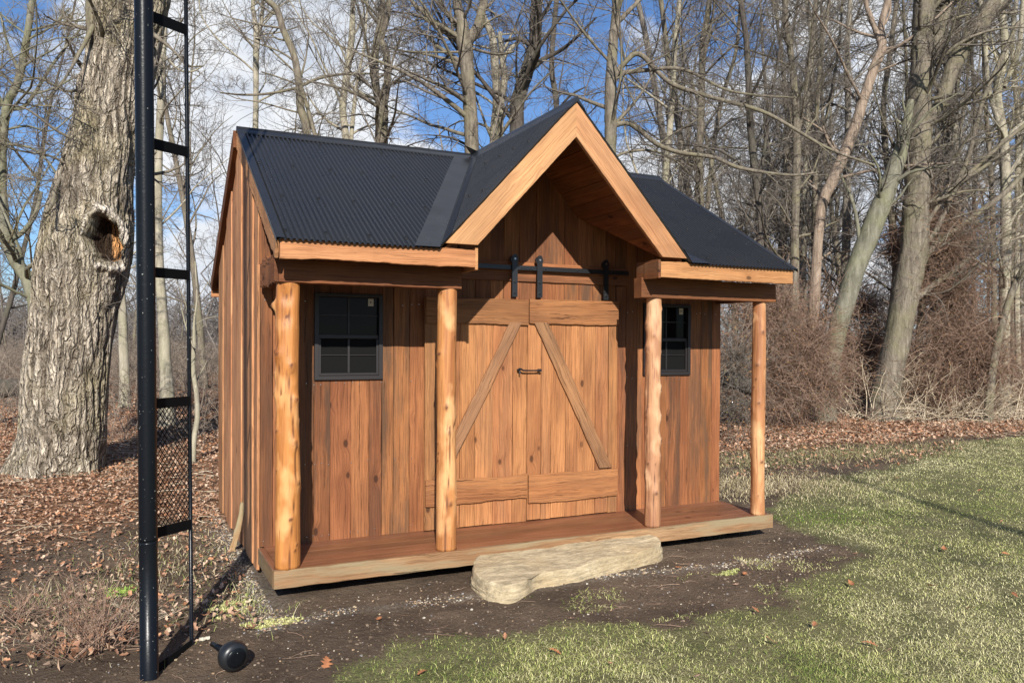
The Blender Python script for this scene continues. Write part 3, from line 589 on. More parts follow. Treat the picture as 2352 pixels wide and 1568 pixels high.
# sliding doors
for i, (x0, x1) in enumerate(((1.335, 2.299), (2.303, 3.252))):
    mb = MB(); ws = (.16, .16, .14, .17, .19, .16) if i == 0 else (.14, .10, .15, .19, .13, .14, .12); q = split(x0, x1, ws); yd = .690
    for a, b_ in zip(q[:-1], q[1:]): mb.plank((a+.0012, yd+random.uniform(-.0015, .002), .004+.004*i+random.uniform(0, .008)), (0, 0, 1.958), (b_-a-.0028, 0, 0), (0, .022, 0), n=26, jit=.0012, wane=.0018, tone=.55+.45*random.random() if not (i == 0 and a < 1.4) else .35, grey=random.random()*.8)
    d = mb.build('sliding_door', M['door'], shed)
    zt = 1.972+.012*i; zb = 1.75+.015*i
    MB().plank((x0+.006, yd-.024, zb), (x1-x0-.008, 0, 0), (0, 0, zt-zb), (0, .021, 0), n=24, jit=.0015, wane=.004, tone=.35+.1*i, grey=.5).build('top_rail', M['rail'], d)
    za, zc = (.215, .435) if i == 0 else (.165, .42)
    MB().plank((x0+.006, yd-.024, za), (x1-x0-.012, 0, 0), (0, 0, zc-za), (0, .021, 0), n=24, jit=.002, wane=.006, tone=.7, grey=.4).build('bottom_rail', M['rail'], d)
    if i == 0: p, e = np.array([2.115, yd-.026, 1.772]), np.array([1.405, yd-.026, .44])
    else: p, e = np.array([2.355, yd-.026, 1.775]), np.array([3.045, yd-.026, .435])
    v_ = e-p; L_ = np.linalg.norm(v_); v_ = v_/L_; wdr = np.array([-v_[2], 0, v_[0]]); wdr = wdr if wdr[0] > 0 else -wdr; wb = .105 if i == 0 else .125
    k_ = -(wdr[2]/v_[2])
    MB().plank(p, v_*L_, wdr*wb, (0, .022, 0), c0=k_, c1=k_, n=30, jit=.0015, wane=.004, tone=.8 if i == 0 else .45, grey=.8).build('brace', M['brace'], d)
    for sx in ((2.155,) if i == 0 else (2.402, 3.097)):
        hm = MB(); hm.box(sx-.026, sx+.026, .652, .660, 1.995, 2.345, ch=.002)
        th = np.linspace(0, np.pi, 12); P = [(sx+.026*math.cos(a), .652, 2.345+.026*math.sin(a)) for a in th]+[(sx+.026*math.cos(a), .660, 2.345+.026*math.sin(a)) for a in th]
        hm.add(P, [(k, k+1, 13+k, 12+k) for k in range(11)], [(0, k+1, k) for k in range(1, 11)])
        ho = hm.build('hanger', M['iron'], d)
        MB().tube([(sx, .661, 2.325), (sx, .682, 2.325)], [.037, .037], 28).build('wheel', M['iron'], ho)
        for zz_ in (2.035, 2.13): MB().tube([(sx, .652, zz_), (sx, .643, zz_)], .012, 6).build('bolt', M['iron'], ho)
        MB().tube([(sx, .652, 2.33), (sx, .647, 2.33)], .009, 10).build('axle', M['bolt'], ho)
tr = MB(); tr.box(1.42, 3.36, .671, .677, 2.235, 2.275, ch=.001)
for x in (2.23, 2.31, 2.47, 1.75, 2.8, 3.3): tr.tube([(x, .671, 2.255), (x, .664, 2.255)], .009, 6); tr.tube([(x, .677, 2.255), (x, .72, 2.255)], .011, 10)
tr.box(2.25, 2.345, .6665, .6705, 2.243, 2.268, ch=.001); tr.build('door_track', M['iron'], shed)
lt = MB(); lt.tube([(2.205, .688, 1.352), (2.205, .655, 1.352)], .012, 10); lt.tube([(2.185, .648, 1.355), (2.197, .642, 1.366), (2.212, .640, 1.364), (2.235, .643, 1.350), (2.30, .645, 1.348), (2.36, .645, 1.348), (2.405, .648, 1.350)], [.006, .008, .008, .008, .007, .007, .010], 8); lt.tube([(2.407, .68, 1.350), (2.407, .640, 1.350)], .013, 10); lt.tube([(2.205, .645, 1.318), (2.205, .648, 1.352)], .006, 8)
lt.build('hook_latch', M['iron'], shed)
# hewn strip right of the doors and loose sliver board on the left wall
MB().plank((3.262, .722, .0), (0, 0, 2.13), (.10, 0, 0), (0, .018, 0), n=40, jit=.002, wane=.010, tone=.6, grey=.5).build('door_jamb', M['wall'], shed)
lb = MB().plank((-.125, 1.50, -.2), (.10, .05, .40), (.040, -.022, 0), (0, .016, .004), n=14, jit=.003, wane=.006, tone=.9, grey=1.).build('loose_board', M['fascia'])
tag(lb, 'short weathered board leaning on the left wall of the shed', 'board')

# ---------------------------------------------------------------- stone step
def stone():
    N = 170; Mz = 60; th = np.linspace(0, 2*np.pi, N, endpoint=False)
    outl = np.array([(1.44, -.10), (1.36, -.30), (1.37, -.52), (1.47, -.66), (1.62, -.63), (1.78, -.50), (2.02, -.485), (2.35, -.42), (2.75, -.34), (3.05, -.24), (3.18, -.10), (3.12, .05), (2.7, .10), (2.1, .10), (1.6, .05)])
    q = smooth_path(np.vstack([outl, outl[:1]]), N+1)[:N]; c = q.mean(0); rows = []; hs = []
    prof = [(1.0, -.26), (1.01, -.2), (1.012, -.165), (1.0, -.16), (1.012, -.135), (1.005, -.115), (.99, -.112), (1.0, -.09), (.985, -.07), (.97, -.067), (.982, -.045), (.972, -.02), (.955, -.004), (.93, -.0)]+[(f, 0) for f in (.9, .86, .8, .74, .68, .6, .52, .45, .36, .26, .15, .0)]
    V = []
    for f, h in prof:
        p = c+(q-c)*(1-(1-f)*np.array([.35 if f > .88 else 1., 1.]) if f > .88 else f); tilt = -.02-.05*np.clip((1.9-p[:, 0])/.5, 0, 1)*0 
        nz = (vnoise(p[:, 0]+9, p[:, 1]+9, 3.5, 91, 4)-.5)*.045*(1 if f < .99 else .4)+(vnoise(p[:, 0]+9, p[:, 1]*4+9, 7, 95, 3)-.5)*.012
        slope = np.clip((p[:, 1]+.25)*.09, -.05, .03); z = -.075+h+nz+(slope if h > -.1 else slope*.4) ; rad = 1+(vnoise(p[:, 0]*1+3, 0*p[:, 0]+np.floor(h*18)*.5+4, 4, 97)-.5)*.035+(vnoise(p[:, 0]+3, p[:, 1]+h*6+4, 14, 98)-.5)*.02
        pp = c+(p-c)*rad[:, None]; V.append(np.stack([pp[:, 0], pp[:, 1], np.maximum(z, -.28) if h > -.26 else 0*z-.28], -1))
    V = np.vstack(V); k = len(prof); I = np.arange(k*N).reshape(k, N); J = np.roll(I, -1, 1)
    return mesh_from('stone_step', V, np.stack([I[:-1], J[:-1], J[1:], I[1:]], -1).reshape(-1, 4), col=np.full((len(V), 3), .5), smooth=False)
m, t, b = material('tan_fieldstone'); co = t.new('ShaderNodeTexCoord').outputs['Object']; n1 = t.noise(t.map(co, (1, 2.4, 3.5)), 5, 10, .78, .2); n2 = t.noise(t.map(co, (1, 2, 2)), 24, 5, .6); n3 = t.noise(co, 2.2, 3)
col = t.ramp(n1, [(.28, (.17, .13, .08)), (.43, (.36, .285, .175)), (.56, (.50, .40, .25)), (.75, (.68, .58, .41))]); col = t.mix(t.ramp(n3, [(.5, 0.), (.7, .55)]), col, (.40, .28, .14)); col = t.mix(t.ramp(n2, [(.35, .45), (.5, 0.)]), col, (.22, .18, .12))
fin(t, b, col, .85, t.math('ADD', t.math('MULTIPLY', n1, 1.), t.math('MULTIPLY', n2, .4)), .9, .02)
sob = link('stone_step', stone(), m); tag(sob, 'long flat tan stone step lying in the dirt below the porch edge', 'stone')

# ---------------------------------------------------------------- black steel ladder frame
fr = empty('steel_ladder_frame', (-.81, -1.0, -.2), 'tall black steel pole frame with flat rungs and a mesh panel', 'steel frame')
pt = lambda z: np.array([-.808-.0075*(z+.2), -1.0, z]); rt = lambda z: np.array([-.571-.0087*(z+.2), -.611, z])
MB().tube([pt(z) for z in (-.28, .5, 1.5, 2.5, 3.5, 5.2)], .0465, 32).build('pole', M['steel'], fr, True)
MB().tube([pt(.51), pt(.53)], .0485, 32).build('collar', M['steel'], fr, True)
MB().tube([rt(z) for z in (-.25, 1, 2, 3, 5.2)], .0115, 14).build('rod', M['steel'], fr, True)
def rung(za, zb, h, name='rung'):
    a = pt(za); c = rt(zb); d = c-a; return MB().plank(a-np.array([0, 0, h/2]), d, (0, 0, h), np.cross(norm(d), [0, 0, 1])*.008, n=2, jit=0, ch=.001).build(name, M['bar'], fr)
for za, zb, h in ((-.195, -.195, .05), (.553, .51, .058), (1.247, 1.236, .055), (1.95, 1.971, .056), (2.634, 2.688, .06), (3.306, 3.396, .06), (4.0, 4.1, .06)): rung(za, zb, h)
mm = MB(); a0, a1, b0, b1 = pt(.58)+[.02, .03, 0], pt(1.22)+[.02, .03, 0], rt(.54), rt(1.21); nu, nv = 9, 17
g = lambda u, v: (a0*(1-u)+b0*u)*(1-v)+(a1*(1-u)+b1*u)*v
for s in (1, -1):
    for k in range(-nu, nv+nu):
        p = []
        for i in range(nu+1):
            v = (k+s*i)/nv if s == 1 else (k+nu-i)/nv-0
            if -.0001 <= v <= 1.0001: p.append(g(i/nu, v))
        if len(p) > 1: mm.tube([p[0], p[-1]], .0028, 4, cap=False)
mm.build('mesh_panel', M['bar'], fr)
# black bell-shaped fixture lying on the soil
def lathe(p, ax, prof, m_, name, parent=None, sides=32, label=None):
    ax = norm(np.asarray(ax, float)); a = norm(np.cross(ax, [0, 0, 1.])); b2 = np.cross(ax, a); th = np.arange(sides)*2*np.pi/sides; V = []
    for s, r in prof: V.append(np.asarray(p)+ax*s+r*(np.cos(th)[:, None]*a+np.sin(th)[:, None]*b2))
    V = np.vstack(V); k = len(prof); I = np.arange(k*sides).reshape(k, sides); J = np.roll(I, -1, 1); return link(name, mesh_from(name, V, np.stack([I[:-1], J[:-1], J[1:], I[1:]], -1).reshape(-1, 4)), m_, parent)
lp = gnd(528, 1532); lo = empty('outdoor_lamp_head', (lp[0], lp[1], -.2), 'black bell-shaped lamp head fallen on the bare soil beside the pole', 'lamp')
ax = norm(CR*.66+CF*(-.62)-np.array([0, 0, .10])); c0 = np.array([lp[0], lp[1], -.122])-ax*.055
K_ = 1.05; sc_ = lambda L: [(a*K_, b_*K_) for a, b_ in L]
lathe(c0, ax, sc_([(-.005, .02), (0, .032), (.02, .046), (.035, .047), (.04, .05), (.048, .066), (.075, .078), (.10, .077), (.115, .070), (.121, .060), (.123, .056), (.124, .0)]), M['iron'], 'housing', lo)
lathe(c0-ax*.13+np.array([-.01, .0, -.012]), ax+np.array([.05, 0, .08]), sc_([(0, .0), (.0, .013), (.06, .017), (.115, .019), (.118, .0)]), M['steel'], 'stem', lo, 16)
lathe(c0, ax, sc_([(.122, .053), (.1265, .051), (.1285, .03), (.129, .0)]), M['steel'], 'lens', lo)

# ---------------------------------------------------------------- trees
def crown_mesh(paths, rg, zmin, K=(14, 7, 6, 3), l1=.30, rr=.36, wander=.13, ang=.95, up=.03, tip=.0035, rmax=.06, lower=.0, seg=(9, 6, 5, 3)):
    """paths: list of (P (n,3), R (n,)). returns limb tubes (for the trunk mesh) and twig tubes"""
    limbs = []; twigs = []
    for P, R in paths:
        zs = P[:, 2]; L = np.linalg.norm(np.diff(P, axis=0), axis=1).sum(); i0 = np.searchsorted(zs, zmin) if zs[-1] > zs[0] else 0; t0 = min(i0/len(zs), .85)
        k = max(3, int(K[0]*min(1, L/9)))
        a = grow(P[None], R[None], k, t0, .98, l1, rr, ang, seg[0], wander*.8, up, rg, tip*2.2, .5, rmax)
        b_ = grow(*a, K[1], .12, .97, .52, .55, .8, seg[1], wander, up*.5, rg, tip*1.3, .25)
        c = grow(*b_, K[2], .1, .97, .5, .6, .75, seg[2], wander, 0., rg, tip, .14)
        limbs.append(a); twigs += [(b_, 4), (c, 3)]
        if K[3]:
            d = grow(*c, K[3], .15, .95, .5, .7, .7, seg[3], wander, 0., rg, tip*.85, .10); twigs.append((d, 3))
    return limbs, twigs
def tube_mesh(name, items, seed=0, smooth=True):
    Vs = []; Fs = []; Cs = []; n = 0; rg = np.random.default_rng(seed)
    for (P, R), sides in items:
        V, Fq = tubes(P, R, sides); Vs.append(V); Fs.append(Fq+n); n += len(V); Cs.append(np.repeat(rg.random(len(P)), P.shape[1]*sides))
    c = np.concatenate(Cs); return mesh_from(name, np.vstack(Vs), np.vstack(Fs), col=np.stack([c, c, c], -1), smooth=smooth)
def trunk_tube(pts, rad, n=60, sides=20, seed=0, rough=.05, flare=True, wob=.012):
    rg = np.random.default_rng(seed); P = smooth_path(pts, n); R = np.interp(np.linspace(0, len(rad)-1, n), np.arange(len(rad)), rad)
    w = rg.normal(0, 1, (n, 3)); k = np.ones(7)/7; w = np.stack([np.convolve(w[:, i], k, 'same') for i in range(3)], 1); P = P+w*wob*np.clip(R/.1, .4, 3)[:, None]*[1, 1, 0]
    if flare: h = P[:, 2]-P[0, 2]; R = R*(1+.45*np.exp(-h/.35))
    V, Fq = tubes(P[None], R[None], sides); ctr = np.repeat(P, sides, 0); d = V-ctr; th = np.tile(np.arange(sides)/sides*2*np.pi, n); zz = np.repeat(np.arange(n), sides)
    nz = np.sin(th*3+seed+zz*.11)*.4+np.sin(th*5+seed*2-zz*.17)*.3+rg.normal(0, .35, len(V)); V = ctr+d*(1+rough*nz)[:, None]
    return V, Fq, P, R
def px_path(pts, dep, below=True):
    """(x, y, width) marks of a trunk in the photograph at one distance, run down to the ground and up past the frame"""
    W3 = [at(a, b_, dep) for a, b_, w in pts]; Rr = [w*.5*dep/F for a, b_, w in pts]
    if below and W3[0][2] > -.2:
        d = W3[0]-W3[1]; d = d/max(.2, -d[2]) if d[2] < -.05 else np.array([0, 0, -1.]); d[:2] = np.clip(d[:2], -.35, .35)
        h = W3[0][2]+.3; base = W3[0]+np.array([d[0]*h*.5, d[1]*h*.5, -h]); W3.insert(0, base); Rr.insert(0, Rr[0]*1.12)
    return W3, Rr
def extend(W3, Rr, total=13., top_r=.3, seed=0):
    rg = np.random.default_rng(seed); W3 = list(W3); Rr = list(Rr); d = norm(W3[-1]-W3[-2])
    while W3[-1][2] < total-1 and Rr[-1] > .018:
        d = norm(d*.8+np.array([0, 0, .35])+rg.normal(0, .10, 3)*[1, 1, .2]); W3.append(W3[-1]+d*1.4); Rr.append(Rr[-1]*.80)
    return W3, Rr
TREES = []
def tree(name, label, dep, main, forks=(), limbs=(), bk='bark', tw='twig', zmin=2.6, K=(16, 7, 6, 3), ext=13., seed=1, group=None, wander=.105, l1=.27, rough=.05, tip=None, sides=22, thick=1.):
    rg = np.random.default_rng(seed*13+5); tip = tip or max(.0022, dep*.00013)
    W3, Rr = px_path(main, dep); topin = main[-1][1] <= 20
    if topin: W3, Rr = extend(W3, Rr, ext, seed=seed)
    root = empty(name, (W3[0][0], W3[0][1], -.2), label, 'tree', group)
    items_V = []; items_F = []; n = 0; paths = []
    def put(V, Fq):
        nonlocal n
        items_V.append(V); items_F.append(Fq+n); n += len(V)
    V, Fq, P, R = trunk_tube(W3, Rr, max(40, len(W3)*9), sides, seed, rough); put(V, Fq); paths.append((P, R))
    for j, f in enumerate(forks):
        dd = dep+(rg.random()-.5)*.2; w3, rr_ = px_path(f, dd, False)
        if f[-1][1] <= 20: w3, rr_ = extend(w3, rr_, ext-1, seed=seed+j+9)
        V, Fq, P, R = trunk_tube(w3, rr_, max(24, len(w3)*7), 12, seed+j, rough, False); put(V, Fq); paths.append((P, R))
    for j, f in enumerate(limbs):
        k = len(f); dz = rg.normal(0, .5)*(1 if k > 2 else 0); w3 = [at(a, b_, dep+dz*q/max(1, k-1)) for q, (a, b_, w) in enumerate(f)]; rr_ = [w*.5*dep/F for a, b_, w in f]
        V, Fq, P, R = trunk_tube(w3, rr_, max(18, k*6), 8, seed+j+40, .03, False, .02); put(V, Fq); paths.append((P, R))
    lm_, tg = crown_mesh(paths[:1+len(forks)], rg, zmin, K, wander=wander, l1=l1, tip=tip)
    if limbs: l2, t2 = crown_mesh(paths[1+len(forks):], rg, -9, (12, 6, 5, K[3]), wander=wander, l1=.42, tip=tip, rmax=.03); lm_ += l2; tg += t2
    for a in lm_: V, Fq = tubes(a[0], a[1], 6); put(V, Fq)
    link('trunk', mesh_from('trunk', np.vstack(items_V), np.vstack(items_F), col=np.full((n, 3), .5)), M[bk], root)
    cr = link('crown', tube_mesh('crown', tg, seed), M[tw], root)
    TREES.append(root); return root
G1 = 'bare trees close behind the shed roof'
tree('forked_tree', 'straight slim bare trunk rising over the left end of the shed roof', 24, [(587, 500, 15), (587, 305, 13), (588, 200, 12), (588, 120, 14), (590, 85, 15), (584, 40, 10), (582, 0, 9)], [[(591, 90, 11), (602, 40, 8), (604, 0, 7)]], [[(590, 80, 5), (640, 75, 4), (690, 60, 3)]], seed=3, bk='bark_pale', K=(14, 6, 5, 3))
tree('leaning_tree', 'bare trunk leaning left and bending over above the left roof slope', 21, [(712, 480, 20), (706, 311, 18), (691, 247, 18), (685, 182, 17), (674, 125, 15), (651, 68, 15), (636, 23, 15), (613, 0, 13), (575, -40, 10)], [[(726, 318, 10), (710, 260, 9), (694, 205, 9)]], [[(694, 200, 8), (620, 215, 6), (560, 218, 5), (505, 213, 3)], [(694, 196, 8), (740, 178, 7), (800, 170, 6), (880, 170, 3)], [(690, 200, 6), (660, 185, 4), (600, 165, 3)]], seed=5, K=(14, 7, 5, 3), zmin=4)
tree('bare_tree', 'pale crooked bare trunk between the leaning one and the double trunk', 23, [(794, 500, 20), (794, 323, 17), (788, 247, 16), (798, 163, 16), (807, 95, 15), (811, 0, 11)], [[(806, 325, 11), (812, 260, 10), (822, 180, 8), (836, 110, 6), (845, 0, 5)]], [[(798, 190, 8), (830, 215, 8), (862, 226, 8)]], seed=7, bk='bark_pale', K=(16, 7, 6, 3))
tree('double_trunk_tree', 'dark grey bare tree whose trunk splits in two just above the ridge', 19, [(876, 480, 33), (875, 325, 30), (876, 245, 27), (868, 225, 18), (862, 185, 19), (863, 110, 17), (876, 45, 14), (878, 0, 11)], [[(880, 250, 17), (890, 190, 17), (887, 125, 17), (876, 90, 13), (890, 40, 13), (893, 0, 12)]], [[(876, 60, 8), (850, 30, 7), (838, 0, 5)]], seed=11, K=(16, 7, 6, 3))
tree('large_tree', 'stout bare tree with pale peeled patch, forking above the roof valley', 17.5, [(1086, 520, 36), (1083, 350, 33), (1081, 266, 32), (1077, 198, 30), (1069, 133, 34), (1065, 95, 36), (1062, 50, 24), (1050, 0, 21)],
     [[(1066, 110, 22), (1085, 80, 24), (1098, 60, 24), (1106, 25, 20), (1112, 0, 19)], [(1060, 90, 20), (1030, 75, 18), (1000, 55, 16), (970, 25, 11), (945, 0, 8)], [(1060, 70, 12), (1035, 45, 10), (1010, 0, 8)]], [[(1070, 120, 7), (1000, 120, 5), (930, 118, 4), (880, 105, 3)], [(1085, 112, 7), (1140, 125, 6), (1180, 120, 4)]], seed=13, bk='bark', K=(18, 8, 6, 3))
tree('twin_stem_tree', 'light grey bare trunk with twin stems right beside the stout forked one', 20.5, [(1136, 500, 24), (1134, 323, 20), (1140, 236, 18), (1138, 152, 19), (1130, 84, 17), (1111, 38, 15), (1107, 0, 13)], [[(1150, 320, 13), (1152, 240, 13), (1158, 180, 15), (1150, 110, 12), (1148, 75, 10)]], [[(1142, 190, 9), (1155, 140, 9), (1175, 110, 9), (1200, 90, 9)]], seed=17, bk='bark_pale', K=(16, 7, 6, 3))
tree('curved_tree', 'dark smooth bare trunk curving right below the gable ridge', 18.5, [(1184, 500, 36), (1187, 300, 33), (1191, 228, 32), (1213, 160, 31), (1229, 95, 29), (1232, 0, 26)], [], [[(1216, 165, 14), (1245, 138, 12), (1290, 115, 9), (1330, 80, 7), (1370, 40, 4)], [(1225, 110, 10), (1190, 90, 9), (1160, 95, 6)]], seed=19, bk='bark_dark', K=(18, 7, 6, 3))
tree('thin_tree', 'thin dark bare trunk just left of the gable peak', 24, [(1282, 480, 15), (1278, 247, 13), (1267, 152, 12), (1278, 0, 11)], [], [[(1275, 260, 6), (1310, 220, 5), (1345, 200, 3)]], seed=23, bk='bark_dark', K=(14, 7, 5, 3), zmin=3.5)
tree('bare_tree', 'lit bare trunk directly right of the gable peak throwing a long limb rightward', 17, [(1400, 520, 32), (1402, 340, 28), (1402, 278, 28), (1402, 188, 26), (1408, 90, 22), (1418, 0, 20)], [], [[(1402, 290, 14), (1440, 283, 12), (1470, 300, 12), (1510, 332, 11), (1560, 350, 10), (1640, 362, 9), (1700, 386, 9), (1810, 402, 6), (1880, 396, 4)], [(1405, 190, 14), (1430, 150, 12), (1470, 125, 12), (1540, 190, 11), (1640, 225, 10), (1760, 260, 9), (1900, 340, 7), (2010, 380, 5)],
      [(1404, 180, 16), (1420, 170, 12), (1480, 162, 10), (1570, 160, 8), (1680, 210, 6), (1830, 225, 4)], [(1412, 60, 12), (1450, 20, 10), (1480, -10, 8)]], seed=29, bk='bark', K=(16, 7, 6, 3))
tree('thin_tree', 'slim bare trunk right of the gable crossed by the long limb', 21, [(1609, 640, 20), (1607, 469, 18), (1607, 350, 17), (1612, 224, 16), (1615, 100, 14), (1630, 0, 12)], [[(1625, 480, 12), (1640, 330, 10), (1660, 220, 9), (1690, 120, 8), (1700, 0, 6)]], [], seed=31, K=(18, 7, 6, 3))
tree('bare_tree', 'dark upright bare trunk standing above the right roof slope', 19, [(1748, 700, 19), (1746, 566, 17), (1744, 476, 17), (1731, 368, 16), (1722, 260, 15), (1715, 100, 13), (1703, 0, 12)], [[(1738, 440, 9), (1755, 350, 8), (1765, 260, 7), (1790, 120, 6), (1800, 0, 5)]], [[(1722, 230, 8), (1750, 170, 6), (1780, 90, 5)]], seed=37, bk='bark_dark', K=(20, 7, 6, 3))
tree('bare_tree', 'tall bare trunk nearest the right end of the roof', 20, [(1826, 800, 22), (1826, 540, 19), (1830, 324, 18), (1823, 180, 15), (1806, 60, 13), (1801, 0, 11)], [[(1828, 330, 10), (1846, 240, 8), (1862, 120, 8), (1875, 0, 6)]], [], seed=41, bk='bark', K=(20, 7, 6, 3))
tree('birch_tree', 'pale slender bare trunk behind the right roof end trees', 27, [(1848, 800, 12), (1846, 540, 11), (1852, 330, 10), (1860, 180, 10), (1864, 90, 11), (1852, 0, 11)], [], [], seed=43, bk='bark_pale', K=(14, 6, 5, 2))
tree('thin_tree', 'thin bare tree between the pale slender trunk and the shaggy leaning one', 23, [(1873, 800, 13), (1874, 600, 12), (1873, 360, 11), (1884, 144, 9), (1905, 0, 8)], [[(1874, 380, 8), (1900, 260, 7), (1925, 120, 6), (1935, 0, 5)]], [], seed=47, K=(20, 7, 6, 3))
tree('shaggy_tree', 'shaggy pinkish trunk leaning right with its top forked', 20, [(1866, 860, 24), (1880, 522, 22), (1913, 414, 26), (1945, 342, 25), (1977, 252, 23), (2006, 162, 22), (2026, 110, 20), (2024, 60, 15), (2040, 0, 15)], [[(2026, 115, 14), (2012, 70, 12), (1996, 30, 11), (1988, 0, 9)]], [[(1935, 360, 9), (1905, 330, 6), (1890, 290, 4)]], seed=53, bk='bark_red', K=(16, 7, 6, 3))
tree('leaning_beech_tree', 'smooth mossy trunk leaning right against the vine-covered giant', 18.9, [(1900, 905, 36), (1910, 830, 38), (1934, 722, 42), (1967, 614, 43), (2003, 524, 45), (2031, 450, 43), (2064, 360, 34), (2078, 306, 24), (2092, 230, 14)], [], [[(1975, 560, 10), (1960, 470, 8), (1930, 400, 5)]], seed=59, bk='bark_moss', zmin=4.5, K=(10, 6, 5, 3), rough=.02)
tree('vine_clad_tree', 'thickest right-hand trunk with vines round its lower half', 19.5, [(2030, 950, 66), (2035, 902, 60), (2067, 758, 57), (2085, 650, 58), (2103, 542, 60), (2106, 440, 54), (2110, 360, 50), (2114, 180, 47), (2121, 0, 43)],
     [[(2120, 190, 26), (2140, 130, 28), (2161, 54, 28), (2182, 0, 26)], [(2120, 300, 16), (2165, 225, 30), (2193, 144, 36), (2240, 72, 36), (2283, 0, 30)]],
     [[(2110, 610, 17), (2150, 560, 16), (2204, 522, 15), (2260, 480, 14), (2319, 432, 13), (2400, 345, 11)], [(2100, 690, 15), (2150, 650, 14), (2211, 607, 14), (2260, 560, 13), (2319, 535, 12), (2420, 500, 9)], [(2120, 232, 10), (2180, 220, 8), (2215, 218, 5)], [(2190, 150, 14), (2230, 100, 14), (2290, 30, 13), (2340, -20, 10)], [(2120, 560, 14), (2150, 530, 13), (2190, 440, 12), (2229, 342, 11), (2262, 220, 10), (2340, 50, 8)], [(2125, 520, 10), (2180, 440, 10), (2258, 385, 9), (2360, 318, 7)],
      [(2110, 480, 10), (2200, 420, 10), (2290, 340, 10), (2400, 250, 8)]], seed=61, bk='bark', K=(18, 7, 6, 3), rough=.06, zmin=5, sides=36)
tree('crooked_tree', 'yellowish crooked trunk near the right edge of the view', 21, [(2305, 860, 26), (2305, 830, 24), (2308, 650, 24), (2311, 504, 22), (2305, 324, 21), (2290, 220, 18), (2308, 120, 17), (2298, 0, 16)], [[(2300, 300, 12), (2270, 200, 11), (2262, 100, 11), (2250, 0, 10)], [(2306, 200, 12), (2340, 110, 11), (2350, 0, 10)]], [[(2305, 330, 12), (2340, 290, 10), (2400, 260, 8)], [(2308, 420, 9), (2350, 350, 9), (2420, 280, 8)]], seed=67, bk='bark_pale', tw='twig_warm', K=(18, 7, 6, 3))
tree('thin_tree', 'thin straight trunk left of the yellowish crooked one', 22, [(2284, 840, 13), (2283, 632, 12), (2276, 400, 10), (2262, 200, 9), (2258, 0, 8)], [], [], seed=71, tw='twig_warm', bk='bark', K=(18, 6, 5, 3))
tree('thin_tree', 'thinnest dark trunk right of the vine-covered giant', 24, [(2236, 760, 9), (2236, 542, 9), (2240, 300, 8), (2230, 100, 7), (2225, 0, 6)], [], [], seed=73, bk='bark_dark', K=(18, 6, 5, 3))
tree('leaning_tree', 'small trunk leaning right across the foot of the yellowish crooked one', 19, [(2280, 850, 17), (2294, 776, 16), (2319, 686, 15), (2352, 614, 14), (2420, 500, 10)], [], [], seed=79, bk='bark', K=(8, 6, 5, 2))
tree('thin_tree', 'thin lit trunk close to the right end of the yellowish crooked one', 26, [(2338, 830, 12), (2335, 600, 12), (2338, 300, 11), (2325, 100, 10), (2335, 0, 9)], [[(2336, 320, 7), (2365, 160, 6), (2370, 0, 5)]], [], seed=83, bk='bark_pale', tw='twig_warm', K=(20, 6, 5, 3))
tree('bare_tree', 'upright bare trunk seen between the shaggy tree and the vine-covered giant', 25, [(2056, 600, 15), (2040, 420, 14), (2030, 250, 12), (2045, 120, 11), (2060, 0, 10)], [], [], seed=89, K=(16, 7, 5, 3))
tree('bare_tree', 'bare trunk standing between the vine-covered giant and the thinnest dark trunk', 25, [(2180, 760, 17), (2178, 520, 15), (2170, 320, 14), (2195, 160, 12), (2205, 0, 11)], [[(2176, 420, 8), (2200, 330, 8), (2220, 200, 6), (2228, 80, 5)]], [], seed=97, bk='bark', tw='twig_warm', K=(18, 7, 5, 3))
tree('shaded_tree', 'slim trunk seen between the black pole and its thin rod, lit low and dark high', 17, [(383, 905, 30), (381, 850, 27), (376, 750, 24), (367, 620, 21), (362, 432, 19), (370, 240, 17), (377, 72, 14), (380, 0, 13)], [], [[(380, 130, 6), (410, 160, 5), (440, 165, 4), (470, 150, 3)]], seed=101, bk='bark_pale', K=(12, 6, 5, 3), zmin=3.5)
tree('small_birch_tree', 'small crooked whitish sapling trunk left of the shed wall', 12, [(443, 1055, 11), (447, 1000, 11), (454, 953, 11), (450, 900, 10), (443, 843, 10), (446, 790, 9), (446, 740, 5), (452, 680, 4), (448, 600, 3)], [[(446, 800, 4), (430, 760, 3), (415, 700, 2)]], [], seed=103, bk='bark_pale', zmin=.8, K=(12, 4, 3, 0), l1=.3)
tree('bare_tree', 'pale trunk in the gap between the hollow tree and the black pole', 22, [(285, 860, 21), (283, 780, 20), (280, 690, 19), (268, 600, 15), (264, 480, 11), (262, 400, 9)], [], [], seed=107, bk='bark_pale', K=(10, 6, 5, 2))
tree('curving_branchy_tree', 'slim yellow-green tree curving up along the left edge behind the hollow tree', 12.6, [(96, 1000, 30), (88, 860, 28), (80, 700, 28), (62, 640, 29), (36, 600, 29), (15, 545, 26), (4, 440, 22), (6, 330, 19), (16, 240, 18), (40, 190, 17), (60, 100, 15), (75, 0, 14)],
     [[(22, 555, 12), (55, 530, 11), (82, 490, 10), (95, 440, 8)], [(12, 250, 10), (-20, 180, 9), (-30, 60, 7)]], [[(48, 175, 8), (20, 110, 7), (0, 30, 6)], [(15, 250, 9), (60, 240, 8), (120, 150, 7), (190, 60, 5)], [(6, 330, 7), (70, 340, 6), (110, 370, 5), (140, 420, 4)], [(66, 90, 6), (120, 60, 5), (160, 20, 4)], [(30, 205, 7), (80, 215, 6), (130, 200, 5), (185, 170, 3)], [(8, 300, 6), (60, 290, 5), (120, 300, 4), (170, 260, 3)]], seed=109, bk='bark_moss', tw='twig_warm', K=(18, 6, 5, 3), zmin=1.6, wander=.16)

